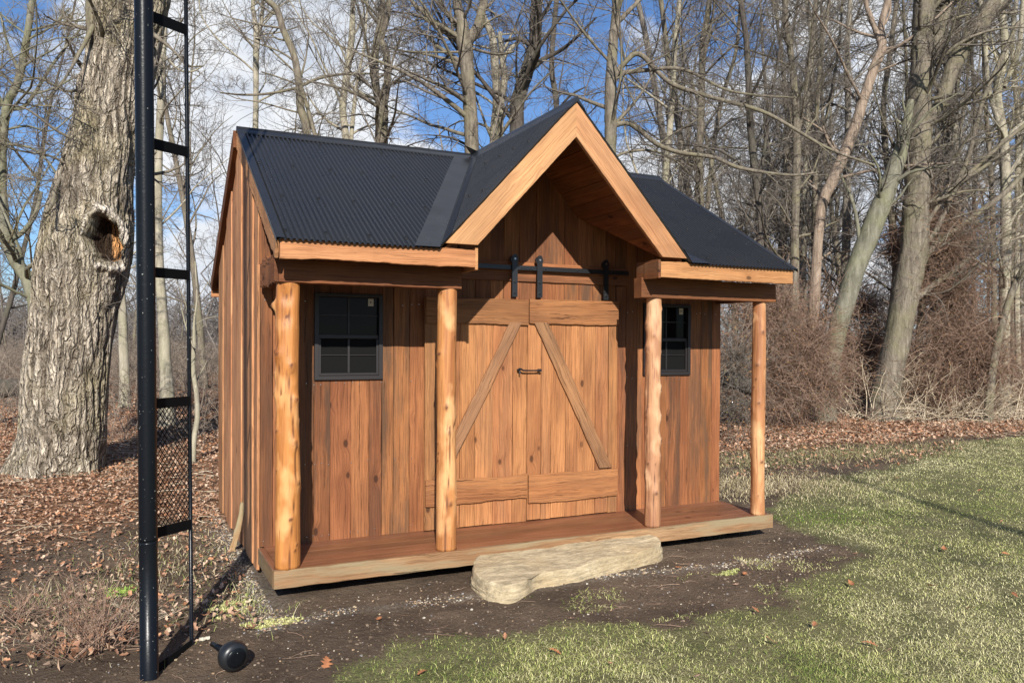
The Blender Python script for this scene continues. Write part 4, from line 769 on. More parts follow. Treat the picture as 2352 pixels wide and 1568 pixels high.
# the big hollow tree at the left
def hollow_tree():
    dep = 11.1; root = empty('hollow_tree', (-1.84, 7.1, -.2), 'huge furrowed grey tree with an oval hollow in its leaning trunk', 'tree')
    spec = [(130, 1110, 214), (132, 1075, 200), (136, 1040, 190), (142, 1000, 184), (150, 900, 182), (165, 780, 182), (178, 690, 184), (190, 620, 182), (203, 540, 180), (212, 460, 172), (224, 390, 164), (243, 310, 148), (262, 220, 142), (282, 120, 140), (302, 20, 142), (316, -60, 138), (330, -200, 125)]
    n, sd = 420, 220
    P = smooth_path([at(a, b_, dep+.0) for a, b_, w in spec], n); R = np.interp(np.linspace(0, len(spec)-1, n), np.arange(len(spec)), [w*.5*dep/F for a, b_, w in spec])
    h = P[:, 2]+.2; R = R
    V, Fq = tubes(P[None], R[None], sd); ctr = np.repeat(P, sd, 0); d = V-ctr; r0 = np.linalg.norm(d, axis=1, keepdims=True); dn = d/r0
    th = np.tile(np.arange(sd)/sd, n); zz = np.repeat(np.linspace(0, 1, n), sd)*np.linalg.norm(np.diff(P, axis=0), axis=1).sum()
    def pn(u, v, nu, sv_, seed):                                  # noise periodic round the trunk
        g = np.random.default_rng(seed).random((128, nu)); x = v*sv_; i = np.floor(x).astype(int); f = x-i; y = (u % 1)*nu; j = np.floor(y).astype(int); e = y-j; f = f*f*(3-2*f); e = e*e*(3-2*e)
        i = i % 128; i2 = (i+1) % 128; j = j % nu; j2 = (j+1) % nu
        return (g[i, j]*(1-f)*(1-e)+g[i2, j]*f*(1-e)+g[i, j2]*(1-f)*e+g[i2, j2]*f*e)
    tw = th+zz*.035+(pn(th, zz, 8, 1.5, 5)-.5)*.06
    rid = 1-np.exp(-((pn(tw, zz, 40, 1.5, 1)-.5)/.085)**2); rid2 = 1-np.exp(-((pn(tw-.02*zz, zz, 84, 3., 2)-.5)/.10)**2); big = pn(th+zz*.03, zz, 7, .8, 3)-.5; mid = pn(th, zz, 20, 3., 4)-.5
    disp = .034*(rid-.7)+.018*(rid2-.7)+.11*big+.03*mid; crack = np.clip((1-rid)*.9+(1-rid2)*.55, 0, 1)
    base = np.exp(-np.maximum(V[:, 2]+.2, 0)/.28); disp = disp+base*.07*np.sin(th*2*np.pi*5+1)
    V = V+dn*disp[:, None]
    # the hollow: an oval pit with a swollen pale rim facing the camera
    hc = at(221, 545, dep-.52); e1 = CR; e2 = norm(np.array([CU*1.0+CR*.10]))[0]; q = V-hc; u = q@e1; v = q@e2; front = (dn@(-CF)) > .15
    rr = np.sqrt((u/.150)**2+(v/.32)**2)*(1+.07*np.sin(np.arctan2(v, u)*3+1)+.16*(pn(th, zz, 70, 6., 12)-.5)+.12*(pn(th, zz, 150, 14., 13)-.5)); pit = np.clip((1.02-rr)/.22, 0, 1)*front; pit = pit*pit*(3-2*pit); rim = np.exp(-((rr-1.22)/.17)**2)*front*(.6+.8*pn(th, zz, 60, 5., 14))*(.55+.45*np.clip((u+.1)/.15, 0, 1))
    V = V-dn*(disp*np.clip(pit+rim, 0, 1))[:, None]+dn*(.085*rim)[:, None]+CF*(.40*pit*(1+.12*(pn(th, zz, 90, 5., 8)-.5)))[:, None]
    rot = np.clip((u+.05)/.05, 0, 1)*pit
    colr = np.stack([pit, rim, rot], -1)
    m, t, b = material('furrowed_bark_with_hollow'); co = t.new('ShaderNodeTexCoord').outputs['Object']; sp = t.new('ShaderNodeSeparateColor', inp={0: t.attr('Col').outputs[0]})
    wv = t.vmath('ADD', co, t.vmath('SCALE', t.new('ShaderNodeTexNoise', inp={'Vector': co, 'Scale': 5., 'Detail': 4.}).outputs['Color'], .16))
    e1_ = t.new('ShaderNodeTexVoronoi', feature='DISTANCE_TO_EDGE', inp={'Vector': t.map(wv, (1, 1, .13)), 'Scale': 12.}).outputs['Distance']; e2_ = t.new('ShaderNodeTexVoronoi', feature='DISTANCE_TO_EDGE', inp={'Vector': t.map(wv, (1, 1, .16), (3, 1, 2)), 'Scale': 27.}).outputs['Distance']
    pl = t.math('MULTIPLY', t.ramp(e1_, [(.0, 0.), (.16, 1.)]), t.ramp(e2_, [(.0, .62), (.14, 1.)]))
    a = t.noise(t.map(co, (1, 1, .3)), 12, 7, .7, .6); c = t.noise(co, 1.3, 4); d_ = t.noise(t.map(co, (1, 1, .5)), 45, 5, .65)
    col = t.mix(t.ramp(a, [(.33, 0.), (.58, 1.)]), (.30, .245, .18), (.62, .535, .42)); col = t.mix(t.math('MULTIPLY', t.attr('Crack').outputs['Fac'], .75), col, (.085, .062, .043)); col = t.mix(t.math('MULTIPLY', t.math('SUBTRACT', 1., pl), .62), col, (.085, .065, .046)); col = t.mix(t.ramp(c, [(.46, 0.), (.66, .6)]), col, (.30, .255, .14)); col = t.mix(t.ramp(d_, [(.56, 0.), (.74, .5)]), col, (.54, .48, .39))
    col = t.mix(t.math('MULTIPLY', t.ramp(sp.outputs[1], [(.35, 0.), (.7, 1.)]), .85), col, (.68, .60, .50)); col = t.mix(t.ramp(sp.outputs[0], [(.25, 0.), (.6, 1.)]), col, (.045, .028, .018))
    col = t.mix(t.math('MULTIPLY', t.ramp(sp.outputs[2], [(.3, 0.), (.8, 1.)]), t.ramp(t.noise(t.map(co, (3, 3, .7)), 9, 5, .6), [(.38, 0.), (.55, 1.)])), col, (.66, .33, .13))
    fin(t, b, col, .92, t.math('ADD', t.math('MULTIPLY', a, .6), t.math('ADD', pl, t.math('MULTIPLY', d_, .35))), 1., .05, Specular_IOR_Level=.12)
    hm_ = mesh_from('trunk', V, Fq, col=colr); ca = hm_.attributes.new('Crack', 'FLOAT', 'POINT'); ca.data.foreach_set('value', crack.astype(np.float32)); link('trunk', hm_, m, root)
    # second stem and limbs
    items_V = []; items_F = []; n_ = 0; paths = []
    for k, (pp, dd, bk) in enumerate((([(205, 480, 30), (212, 400, 46), (216, 300, 52), (222, 180, 52), (224, 60, 50), (222, -40, 46), (215, -200, 38)], dep+.45, 0), ([(300, 60, 90), (340, -20, 78), (372, -110, 66), (420, -260, 50)], dep+.1, 0))):
        V, Fq, P_, R_ = trunk_tube([at(a, b_, dd) for a, b_, w in pp], [w*.5*dd/F for a, b_, w in pp], 70, 40, k+3, .05, False); items_V.append(V); items_F.append(Fq+n_); n_ += len(V); paths.append((P_, R_))
    for k, pp in enumerate(([(236, 90, 12), (232, 60, 9), (215, 20, 7), (200, -10, 6)], [(215, 60, 14), (190, 110, 8), (150, 180, 5), (110, 230, 4)], [(150, 395, 11), (132, 420, 10), (118, 470, 8), (105, 490, 5)], [(325, 60, 16), (390, 110, 6), (430, 150, 4), (465, 152, 3)], [(190, 330, 8), (130, 300, 6), (60, 250, 4), (0, 240, 3)], [(205, 200, 8), (150, 210, 6), (90, 180, 4), (20, 200, 3)], [(190, 400, 7), (120, 360, 5), (40, 345, 4), (-20, 320, 3)])):
        V, Fq, P_, R_ = trunk_tube([at(a, b_, dep-.3-.2*i) for i, (a, b_, w) in enumerate(pp)], [w*.5*dep/F for a, b_, w in pp], 20, 8, k+30, .03, False, .02); items_V.append(V); items_F.append(Fq+n_); n_ += len(V); paths.append((P_, R_))
    l_, tg = crown_mesh(paths[2:], np.random.default_rng(4), -9, (9, 5, 5, 2), l1=.45, tip=.0028, rmax=.02, wander=.16)
    l2, tg2 = crown_mesh(paths[:2], np.random.default_rng(5), 1.5, (12, 6, 5, 2), l1=.4, tip=.003, rmax=.05, wander=.14)
    for a in l_+l2: V, Fq = tubes(a[0], a[1], 6); items_V.append(V); items_F.append(Fq+n_); n_ += len(V)
    link('limb', mesh_from('limb', np.vstack(items_V), np.vstack(items_F), col=np.full((n_, 3), .5)), M['bark'], root)
    # fine epicormic shoots on the trunk face
    Pt = P[20:400]; s_ = grow(Pt[None], (R[20:400]*1.)[None], 110, .1, .98, .12, .01, 1.35, 7, .22, -.05, np.random.default_rng(8), .0022, .5, .006)
    s2 = grow(*s_, 5, .4, .98, .4, .6, .8, 4, .2, 0, np.random.default_rng(9), .0018, .12)
    link('crown', tube_mesh('crown', tg+tg2+[(s_, 4), (s2, 3)], 3), M['twig'], root)
hollow_tree()

# filler trees: a few shapes, each copied with its trunk and crown
def proto(seed, h, r, bk, tw, lean):
    rg = np.random.default_rng(seed); pts = [np.array([0, 0, -.15])]; x = np.array([0., 0.]); v = rg.normal(0, .03, 2)+lean
    for k in range(9): v = v+rg.normal(0, .05, 2); x = x+v*h/9; pts.append(np.array([x[0], x[1], h*(k+1)/9]))
    V, Fq, P, R = trunk_tube(pts, list(np.linspace(1, .22, 10)*r), 50, 10, seed, .04); VV = [V]; FF = [Fq]; n = len(V); paths = [(P, R)]
    if seed % 2:
        i = int(50*(.35+.2*rg.random())); d = norm(np.array([rg.normal(0, .5), rg.normal(0, .5), 1.2])); q = [P[i]+d*k*(h*.55)/6+rg.normal(0, .12, 3)*(k > 0) for k in range(7)]
        V, Fq, P2, R2 = trunk_tube(q, list(np.linspace(.75, .15, 7)*R[i]), 30, 8, seed+1, .04, False); VV.append(V); FF.append(Fq+n); n += len(V); paths.append((P2, R2))
    l_, tg = crown_mesh(paths, rg, h*.16, (22, 6, 5, 2), l1=.24, tip=.0038, rmax=.05, wander=.14, seg=(7, 5, 4, 2))
    for a in l_: V, Fq = tubes(a[0], a[1], 5); VV.append(V); FF.append(Fq+n); n += len(V)
    return mesh_from('trunk', np.vstack(VV), np.vstack(FF), col=np.full((n, 3), .5)), tube_mesh('crown', tg, seed), bk, tw
PR = [proto(200+k, h, r, bk, tw, ln) for k, (h, r, bk, tw, ln) in enumerate(((15, .15, 'bark_far', 'twig_far', 0), (14, .12, 'bark', 'twig', .03), (16, .19, 'bark_far', 'twig', -.02), (12, .08, 'bark_dark', 'twig', .04), (13, .10, 'bark_pale', 'twig_far', 0), (15, .13, 'bark', 'twig_far', -.05), (9, .05, 'bark', 'twig', .05)))]
for tm, cmh, bk, tw in PR: tm.materials.append(M[bk]); cmh.materials.append(M[tw])
rg = np.random.default_rng(99); placed = []
FILL = {'L': ('bare grey tree among the many standing in the woods left of the shed', 'filler trees in the woods left of the shed'), 'M': ('bare grey tree among the many standing in the woods behind the shed roof', 'filler trees in the woods behind the shed'), 'R': ('bare grey tree among the many standing in the woods right of the shed', 'filler trees in the woods right of the shed')}
cnt = 0; tries = 0
while cnt < 62 and tries < 6000:
    tries += 1; px = rg.uniform(-60, 2420); dep = 19+42*rg.random()**1.0
    reg = 'L' if px < 545 else ('M' if px < 1440 else 'R')
    if reg == 'M' and (rg.random() < .80 or dep < 30 or px < 1150 and rg.random() < .5): continue
    if reg == 'L' and (rg.random() < .68 or dep < 30 and px > 260): continue
    if reg != 'M' and dep < 23 and rg.random() < .6: continue
    if px < 600 and dep < 24: continue
    p = gnd(px, 793+1838*1.77/dep); q = CAM+(CF+CR*(px-1176)/F)*dep
    if any((q[0]-a)**2+(q[1]-b_)**2 < 1.4 for a, b_ in placed): continue
    placed.append((q[0], q[1])); k = int(rg.integers(0, len(PR))); tm, cmh, bk, tw = PR[k]; lab, grp = FILL[reg]
    r_ = empty('woodland_tree', (q[0], q[1], -.25), lab, 'tree', grp)
    for nm_, me_ in (('trunk', tm), ('crown', cmh)):
        o = bpy.data.objects.new(nm_, me_); COL.objects.link(o); o.parent = r_
    s_ = rg.uniform(.85, 1.3); r_.scale = (s_, s_, s_*rg.uniform(.95, 1.15)); r_.rotation_euler = (rg.normal(0, .03), rg.normal(0, .03), rg.uniform(0, 6.28)); cnt += 1

# far woods as one mass
def far_woods():
    rg = np.random.default_rng(5); N = 720; dep = 58+95*rg.random(N)**.8; px = np.where(rg.random(N) < .25, rg.uniform(-250, 560, N), rg.uniform(-250, 2600, N))
    q = CAM[None]+(CF[None]+CR[None]*((px-1176)/F)[:, None])*dep[:, None]; h = rg.uniform(7, 15, N)*np.clip(.62+(px-1300)/900*.38, .62, 1.); P = np.stack([np.stack([q[:, 0]+rg.normal(0, .25, N)*k, q[:, 1]+rg.normal(0, .25, N)*k, -.4+h*k/6], -1) for k in range(7)], 1)
    R = (.07+.13*rg.random(N))[:, None]*np.linspace(1, .2, 7)[None]
    a = grow(P, R, 9, .12, .98, .26, .4, .8, 5, .12, .03, rg, .014, .6, .05); b_ = grow(*a, 5, .15, .97, .55, .6, .8, 4, .14, 0, rg, .011, .4)
    c = grow(b_[0][::1], b_[1][::1], 2, .2, .95, .6, .7, .7, 3, .15, 0, rg, .009, .3)
    tag(link('far_woods', tube_mesh('far_woods', [((P, R), 5), (a, 3), (b_, 3), (c, 3)], 3), M['twig_far']), 'distant grey mass of bare woods behind the nearer trees', 'woods', kind='stuff')
far_woods()
def underbrush():
    rg = np.random.default_rng(15); N = 5200; dep = 13+48*rg.random(N)**.75; px = rg.uniform(-150, 2500, N)
    q = CAM[None]+(CF[None]+CR[None]*((px-1176)/F)[:, None])*dep[:, None]
    keep = (q[:, 1] > 7.2)&~((px > 1400)&(dep < 24)); keep &= ~((px > 1440)&(px < 1760)&(dep < 17)); q = q[keep]; dep = dep[keep]; N = len(q); h = rg.uniform(.3, 1.8, N)*np.clip(dep/28, .4, 1.2)
    d = rg.normal(0, .45, (N, 2)); P = np.stack([np.stack([q[:, 0]+d[:, 0]*h*(k/5)**1.5+rg.normal(0, .03, N), q[:, 1]+d[:, 1]*h*(k/5)**1.5+rg.normal(0, .03, N), -.25+h*np.sin(k/5*1.5)], -1) for k in range(6)], 1)
    R = (.006+.008*rg.random(N))[:, None]*np.linspace(1, .4, 6)[None]*np.clip(dep/22, .6, 1.6)[:, None]
    a = grow(P, R, 6, .15, .98, .5, .7, .8, 4, .18, 0, rg, .004, .15); b_ = grow(*a, 3, .2, .95, .5, .8, .8, 3, .2, 0, rg, .0035, .08)
    tag(link('undergrowth', tube_mesh('undergrowth', [((P, R), 3), (a, 3), (b_, 3)], 3), M['brush']), 'tangle of dry grey-brown stems covering the woodland floor', 'undergrowth', kind='stuff')
underbrush()

# ---------------------------------------------------------------- vine thickets at the right
def thicket(name, label, blobs, dep, seed, n, mat, stems=0):
    rg = np.random.default_rng(seed); items = []; Ps = []; lf_ = []
    tot = sum(b_[4] for b_ in blobs)
    for (cx, cy, rx, ry, wt) in blobs:
        k = int(n*wt/tot); u = rg.normal(0, 1, (k, 3)); u = norm(u)*np.minimum(np.abs(rg.normal(0, .62, (k, 1))), 1.7)
        c = at(cx, cy, dep); sx, sz = rx*dep/F, ry*dep/F; sy_ = min(sx, 1.6)
        p = c+CR*(u[:, :1]*sx)+np.array([0, 0, 1.])*(u[:, 2:]*sz)+CF*(u[:, 1:2]*sy_); p[:, 2] = np.maximum(p[:, 2], -.15)
        d = norm(rg.normal(0, 1, (k, 3))*[1, 1, .7]); L = .2+1.9*rg.random(k)**2.2; path = [p]; q = p; w = rg.normal(0, .3, (k, 3))
        for s in range(7): d = norm(d+w*.6+rg.normal(0, .18, (k, 3))+np.array([0, 0, -.05])); q = q+d*(L/7)[:, None]; q[:, 2] = np.maximum(q[:, 2], -.18); path.append(q)
        P = np.stack(path, 1); R = (.003+.006*rg.random(k)**2)[:, None]*np.linspace(1, .5, 8)[None]*(dep/20); items.append(((P, R), 3)); g2 = grow(P, R, 3, .1, .95, .35, .7, .9, 3, .3, 0, rg, .0028, .06); items.append((g2, 3)); lf_.append(g2[0][::2, -1])
    me = tube_mesh(name, items, seed); root = empty(name, tuple(gnd(blobs[0][0], 950)), label, 'thicket'); link('stems', me, mat, root)
    pts = np.vstack(lf_); m_ = len(pts); a = norm(rg.normal(0, 1, (m_, 3)))*.022; b2 = norm(np.cross(a, rg.normal(0, 1, (m_, 3))))*.014
    V = np.stack([pts-a, pts+b2, pts+a, pts-b2+.006], 1).reshape(-1, 3); I = np.arange(m_)*4; c = np.array([(.16, .08, .035), (.10, .085, .03), (.22, .12, .05)])[rg.integers(0, 3, m_)]
    link('leaves', mesh_from('leaves', V, np.stack([I, I+1, I+2, I+3], -1), col=np.repeat(c, 4, 0)), M['vcol'], root)
    if stems:
        k = stems; c = gnd(2160, 960); ang = rg.uniform(-2.2, 1.2, k); base = c+CR*rg.uniform(-2.4, 2.2, k)[:, None]+CF*rg.uniform(-1.2, .3, k)[:, None]; base[:, 2] = -.22
        d = norm(CR*(rg.normal(.35, .6, k))[:, None]-CF*(rg.normal(.2, .3, k))[:, None]+np.array([0, 0, 1.])*rg.uniform(.15, 1.1, k)[:, None]); L = rg.uniform(.5, 2.1, k); path = [base]; q = base
        for s in range(7): d = norm(d+rg.normal(0, .12, (k, 3))+np.array([0, 0, -.10])); q = q+d*(L/7)[:, None]; q[:, 2] = np.maximum(q[:, 2], -.2); path.append(q)
        P = np.stack(path, 1); R = (.006+.010*rg.random(k))[:, None]*np.linspace(1, .4, 8)[None]; g2 = grow(P, R, 4, .3, .95, .35, .6, .7, 4, .15, 0, rg, .004, .1)
        link('dead_stems', tube_mesh('dead_stems', [((P, R), 4), (g2, 3)], 5), M['straw'], root)
thicket('vine_thicket', 'brown mound of tangled vines just right of the rightmost porch post', [(1760, 730, 75, 70, 1.2), (1790, 850, 105, 80, 2), (1850, 780, 65, 75, .8), (1715, 880, 60, 60, .7), (1870, 880, 60, 50, .6)], 17.5, 3, 4200, M['vine'])
thicket('vine_thicket', 'reddish tangle of vines between the leaning mossy trunk and the giant', [(2000, 810, 60, 75, 1.4), (1985, 700, 40, 50, .4), (1960, 890, 70, 35, .6), (2050, 570, 22, 70, .35)], 21.5, 4, 2600, M['vine'])
thicket('vine_thicket', 'tallest reddish vine mound with pale dead stems climbing the giant trunk', [(2170, 560, 50, 60, .9), (2185, 670, 62, 70, 1.1), (2205, 790, 80, 70, 1.7), (2150, 880, 75, 45, 1.), (2250, 850, 55, 50, .8), (2120, 500, 22, 40, .25)], 19.9, 6, 6000, M['vine'], stems=300)
thicket('vine_thicket', 'low purple-brown brush beside the small stack of boards', [(2330, 900, 70, 30, 1), (2290, 860, 45, 28, .5), (2400, 890, 60, 40, .7)], 22, 8, 1500, M['vine'])
thicket('vine_thicket', 'tangle of grey stems seen between the shed wall and the last porch post', [(1690, 830, 40, 80, 1), (1680, 930, 60, 35, .8)], 14.5, 9, 420, M['twig'])
# logs
def log(name, a, b_, r, label, mat='bark_dark', sides=14):
    P = smooth_path([a, (np.asarray(a)+b_)/2+[0, 0, .04], b_], 14); V, Fq, _, _ = trunk_tube(P, [r, r*.95, r*.8], 30, sides, 3, .08, False); o = link(name, mesh_from(name, V, Fq, col=np.full((len(V), 3), .5)), M[mat]); tag(o, label, 'log')
log('fallen_log', at(1655, 868, 15), at(1735, 895, 14.6), .16, 'dark fallen log half hidden behind the last porch post')
log('fallen_log', at(-60, 905, 17), at(52, 890, 17.5), .22, 'thick dark fallen log at the left edge beyond the hollow tree')
log('fallen_log', at(1925, 930, 20.8), at(2035, 935, 20.4), .2, 'dark log lying under the vines at the foot of the leaning trunk')
# stack of boards
bs = empty('board_stack', tuple(gnd(2262, 925)), 'small stack of white and grey boards beside the vine mound', 'boards'); c = gnd(2262, 935); 
for k, (dz, w_, tn) in enumerate(((0, .62, .3), (.09, .5, .2), (.2, .66, .5), (.33, .5, .9), (.44, .42, 1.), (.5, .55, 1.))):
    p = c+CR*(-.33+.04*(k % 2))+np.array([0, 0, dz]); MB().plank(p, CR*w_, CF*.4, (0, 0, .045), n=3).build('board', M['sticker'] if k > 2 else M['steel'] if k == 1 else M['bark_far'], bs)

# ---------------------------------------------------------------- grass, leaves, stones
def in_view(x, y, z=-.2, mg=60):
    d = np.stack([x-CAM[0], y-CAM[1], np.full_like(x, z)-CAM[2]], -1); f = d@CF; u = 1176+F*(d@CR)/f; v = 784+SY-F*(d@CU)/f
    return (f > .5)&(u > -mg)&(u < 2352+mg)&(v > -mg)&(v < 1568+mg), f
def scatter(n, x0, x1, y0, y1, rg, pw=2.0, near=3.):
    """points on the ground, thinning with distance from the camera"""
    x = rg.uniform(x0, x1, n); y = rg.uniform(y0, y1, n); ok, f = in_view(x, y); x, y, f = x[ok], y[ok], f[ok]; k = rg.random(len(x)) < np.minimum(1, (near/f)**pw); return x[k], y[k], f[k]
def blades(name, x, y, f, h, wd, cols, rg, bend=.6, lean=.5, label=None, cat='grass', matn='vcol'):
    n = len(x); z = ground_z(x, y)-.004; az = rg.uniform(0, 2*np.pi, n); az2 = az+rg.normal(0, .6, n); H = h*(.35+.9*rg.random(n)+.9*(rg.random(n) < .05))*(.7+.6*vnoise(x, y, 1.7, 88, 3)); Wd = wd*(.7+.6*rg.random(n))*np.clip(f/3.6, 1, 9)**.62
    L = lean*rg.random(n)*H; ux, uy = np.cos(az), np.sin(az); px_, py_ = -uy, ux; B = bend*rg.random(n)*H
    p0 = np.stack([x, y, z], -1); p1 = p0+np.stack([ux*L*.5, uy*L*.5, H*.6], -1); p2 = p0+np.stack([ux*(L+B), uy*(L+B), H*(1-.45*(B/np.maximum(H, 1e-5)))], -1); s_ = np.stack([px_, py_, 0*px_], -1)*Wd[:, None]*.5
    V = np.stack([p0-s_, p0+s_, p1+s_*.8, p1-s_*.8, p2], 1).reshape(-1, 3); I = np.arange(n)*5; c = np.repeat(cols, 5, 0)
    o = link(name, mesh_from(name, V, np.stack([I, I+1, I+2, I+3], -1), np.stack([I+3, I+2, I+4], -1), col=c), M[matn])
    if label: tag(o, label, cat, kind='stuff')
    return o
rg = np.random.default_rng(21)
x, y, f = scatter(6200000, -1., 24, -3.9, 9.5, rg, 1.9, 3.6)
s = lawn_f(x, y); dens = np.clip(s/.5+.15, 0, 1)*(.35+.65*np.clip((vnoise(x, y, 2.2, 51)-.36)/.12, 0, 1)); tuft = (vnoise(x, y, 3.2, 55, 2) > .66)&(s > -1.2)&(x > 1.6)
keep = (rg.random(len(x)) < dens)&(s > -.08) | (tuft&(rg.random(len(x)) < .5)&(s <= -.08)&(y < -.35+.0*x)&(y < .3)&((x < 4.9)|(y < 3)))
st = (x > 1.5)&(x < 3.25)&(y > -.66)&(y < .2); keep &= ~st; keep &= ~((x > -.05)&(x < 4.56)&(y > -.05)&(y < 4)); x, y, f = x[keep], y[keep], f[keep]
if len(x) > 680000: k = rg.permutation(len(x))[:680000]; x, y, f = x[k], y[k], f[k]
print('blades', len(x))
g = vnoise(x, y, .8, 71); pal = np.array([(.11, .165, .030), (.215, .265, .062), (.40, .41, .135), (.55, .505, .225), (.64, .58, .33)]); w = np.clip(g*1.5-.10+rg.normal(0, .30, len(x))+np.clip((f-9)/14, 0, .2), 0, .999); far_dry = np.clip((y-1.2)/2.5, 0, 1)*(x > 4.5); w = np.clip(w+.25*far_dry, 0, .999)
bright = np.exp(-(((x-5.6)/.8)**2+((y-.45)/.5)**2)); w = np.where(rg.random(len(x)) < bright*.75, .22, w)
i = (w*4).astype(int); fr_ = (w*4-i)[:, None]; cols = pal[i]*(1-fr_)+pal[np.minimum(i+1, 4)]*fr_; cols = cols*(.8+.4*rg.random((len(x), 1))); cols = np.where((rg.random(len(x)) < bright*.6)[:, None], np.array([.14, .22, .03]), cols)
blades('lawn_grass', x, y, f, .020, .0026, cols, rg, 1.3, 1.9, 'short half-dry winter lawn grass')
# dry stubble and weeds right of the shed and left of it
xs_, ys_, fs_, cs_ = [], [], [], []
for (cx, cy, rx, ry, n, pal2) in ((6.4, 2.2, 1.6, 1.0, 5200, ((.42, .34, .20), (.55, .46, .30), (.30, .25, .13))), (9.5, 3.9, 4.2, .9, 9000, ((.42, .34, .20), (.30, .25, .13), (.16, .17, .06))), (-.6, 1.2, .7, 1.5, 1300, ((.40, .33, .20), (.20, .22, .07), (.50, .42, .28))), (-1.3, .4, .5, .9, 700, ((.40, .33, .20), (.16, .18, .06), (.5, .42, .28))), (-.2, .0, .35, .5, 350, ((.40, .36, .20), (.30, .33, .10)))):
    xx = rg.normal(cx, rx*.5, n); yy = rg.normal(cy, ry*.5, n); xs_.append(xx); ys_.append(yy); cs_.append(np.array(pal2)[rg.integers(0, len(pal2), n)]*(.8+.4*rg.random((n, 1))))
x, y, c = np.concatenate(xs_), np.concatenate(ys_), np.concatenate(cs_); k = ~((x > -.08)&(x < 4.6)&(y > -.06)&(y < 4)); x, y, c = x[k], y[k], c[k]; ok, f = in_view(x, y)
blades('dry_stubble', x, y, f, .055, .003, c, rg, 1.0, 2.2, 'straw-coloured dry stalks and weeds in patches beside the shed')
# low yellow-green moss patches
def moss(cx, cy, rx, ry, n, label, pal2, h=.014):
    a = rg.random(n)*6.28; r_ = np.sqrt(rg.random(n)); x = cx+rx*r_*np.cos(a)*(1+.3*np.sin(3*a)); y = cy+ry*r_*np.sin(a)*(1+.3*np.cos(2*a)); k = vnoise(x, y, 9, 77, 2) > .42; x, y = x[k], y[k]
    blades('weed_patch', x, y, np.full(len(x), 4.), h, .007, np.array(pal2)[rg.integers(0, len(pal2), len(x))], rg, 1.0, .8, label, 'weeds')
P2 = ((.52, .50, .20), (.38, .40, .13), (.62, .58, .30))
moss(-.30, -.02, .16, .20, 3800, 'yellow-green mossy weed patch on soil by the pole shadow', P2); moss(-.07, -.42, .17, .09, 2200, 'yellow-green weed patch on the soil nearest the porch corner', P2)
moss(-.97, .68, .10, .12, 900, 'small bright green weed clump on the dirt left of the black pole', ((.22, .36, .06), (.36, .46, .10)), .03)
moss(3.35, -.75, .12, .07, 700, 'small green tuft patch on the dirt right of the stone step', ((.36, .40, .12), (.5, .48, .22)))
# fallen leaves: litter mass
def leaves(name, x, y, f, size, rg, label=None, lift=.02, pal=None):
    n = len(x); z = ground_z(x, y)+rg.random(n)*lift; az = rg.uniform(0, 6.28, n); t1 = rg.normal(0, .45, n); t2 = rg.normal(0, .45, n)
    A = np.stack([np.cos(az)*np.cos(t1), np.sin(az)*np.cos(t1), np.sin(t1)], -1); B = norm(np.stack([-np.sin(az), np.cos(az), np.sin(t2)], -1)); N_ = np.cross(A, B); S_ = (size*(.6+.8*rg.random(n)))[:, None]
    p = np.stack([x, y, z+.006], -1); cu = (rg.random(n)*.5)[:, None]*S_; V = []
    for (a, b2, q) in ((-1, 0, .25), (-.35, .55, .5), (.1, .35, .2), (.5, .5, .6), (1., 0, .5), (.45, -.5, .6), (.05, -.33, .2), (-.4, -.55, .5), (0, 0, 0)):
        V.append(p+A*S_*a*.5+B*S_*b2*.5*(.8+.5*rg.random((n, 1)))+N_*cu*q)
    V = np.stack(V, 1).reshape(-1, 3); I = np.arange(n)*9; F3 = np.concatenate([np.stack([I+k, I+(k+1) % 8, I+8], -1) for k in range(8)])
    pal = np.array(pal or ((.36, .205, .125), (.27, .15, .09), (.47, .315, .21), (.62, .46, .33), (.20, .10, .06), (.46, .23, .12), (.37, .26, .18))); c = pal[rg.integers(0, len(pal), n)]*(.75+.45*rg.random((n, 1)))
    return tag(link(name, mesh_from(name, V, None, F3, col=np.repeat(c, 9, 0), smooth=False), M['leaf']), label, 'leaves', kind='stuff') if label else None
x, y, f = scatter(1500000, -9, 34, -1.0, 26, rg, 1.35, 5.5); tf = litter_f(x, y)
tf = np.maximum(tf, .16*(x > 4.6)*(y > 2.6)*(lawn_f(x, y) < .3))
pr = np.where(x < 4.4, tf*.9*(.35+.7*np.clip((vnoise(x, y, 2.6, 66)-.40)/.12, 0, 1))+.20*(x < -.12)*(y > -.6), tf); k = (rg.random(len(x)) < pr)&~((x > -.04)&(x < 4.56)&(y > -.04)&(y < 3.7)); x, y, f = x[k], y[k], f[k]
if len(x) > 105000: k = rg.permutation(len(x))[:105000]; x, y, f = x[k], y[k], f[k]
print('leaves', len(x)); leaves('leaf_litter', x, y, f, .050*np.clip(f/11, .8, 1.9)**.8, rg, 'brown and tan fallen leaves carpeting the woodland edge', .045)
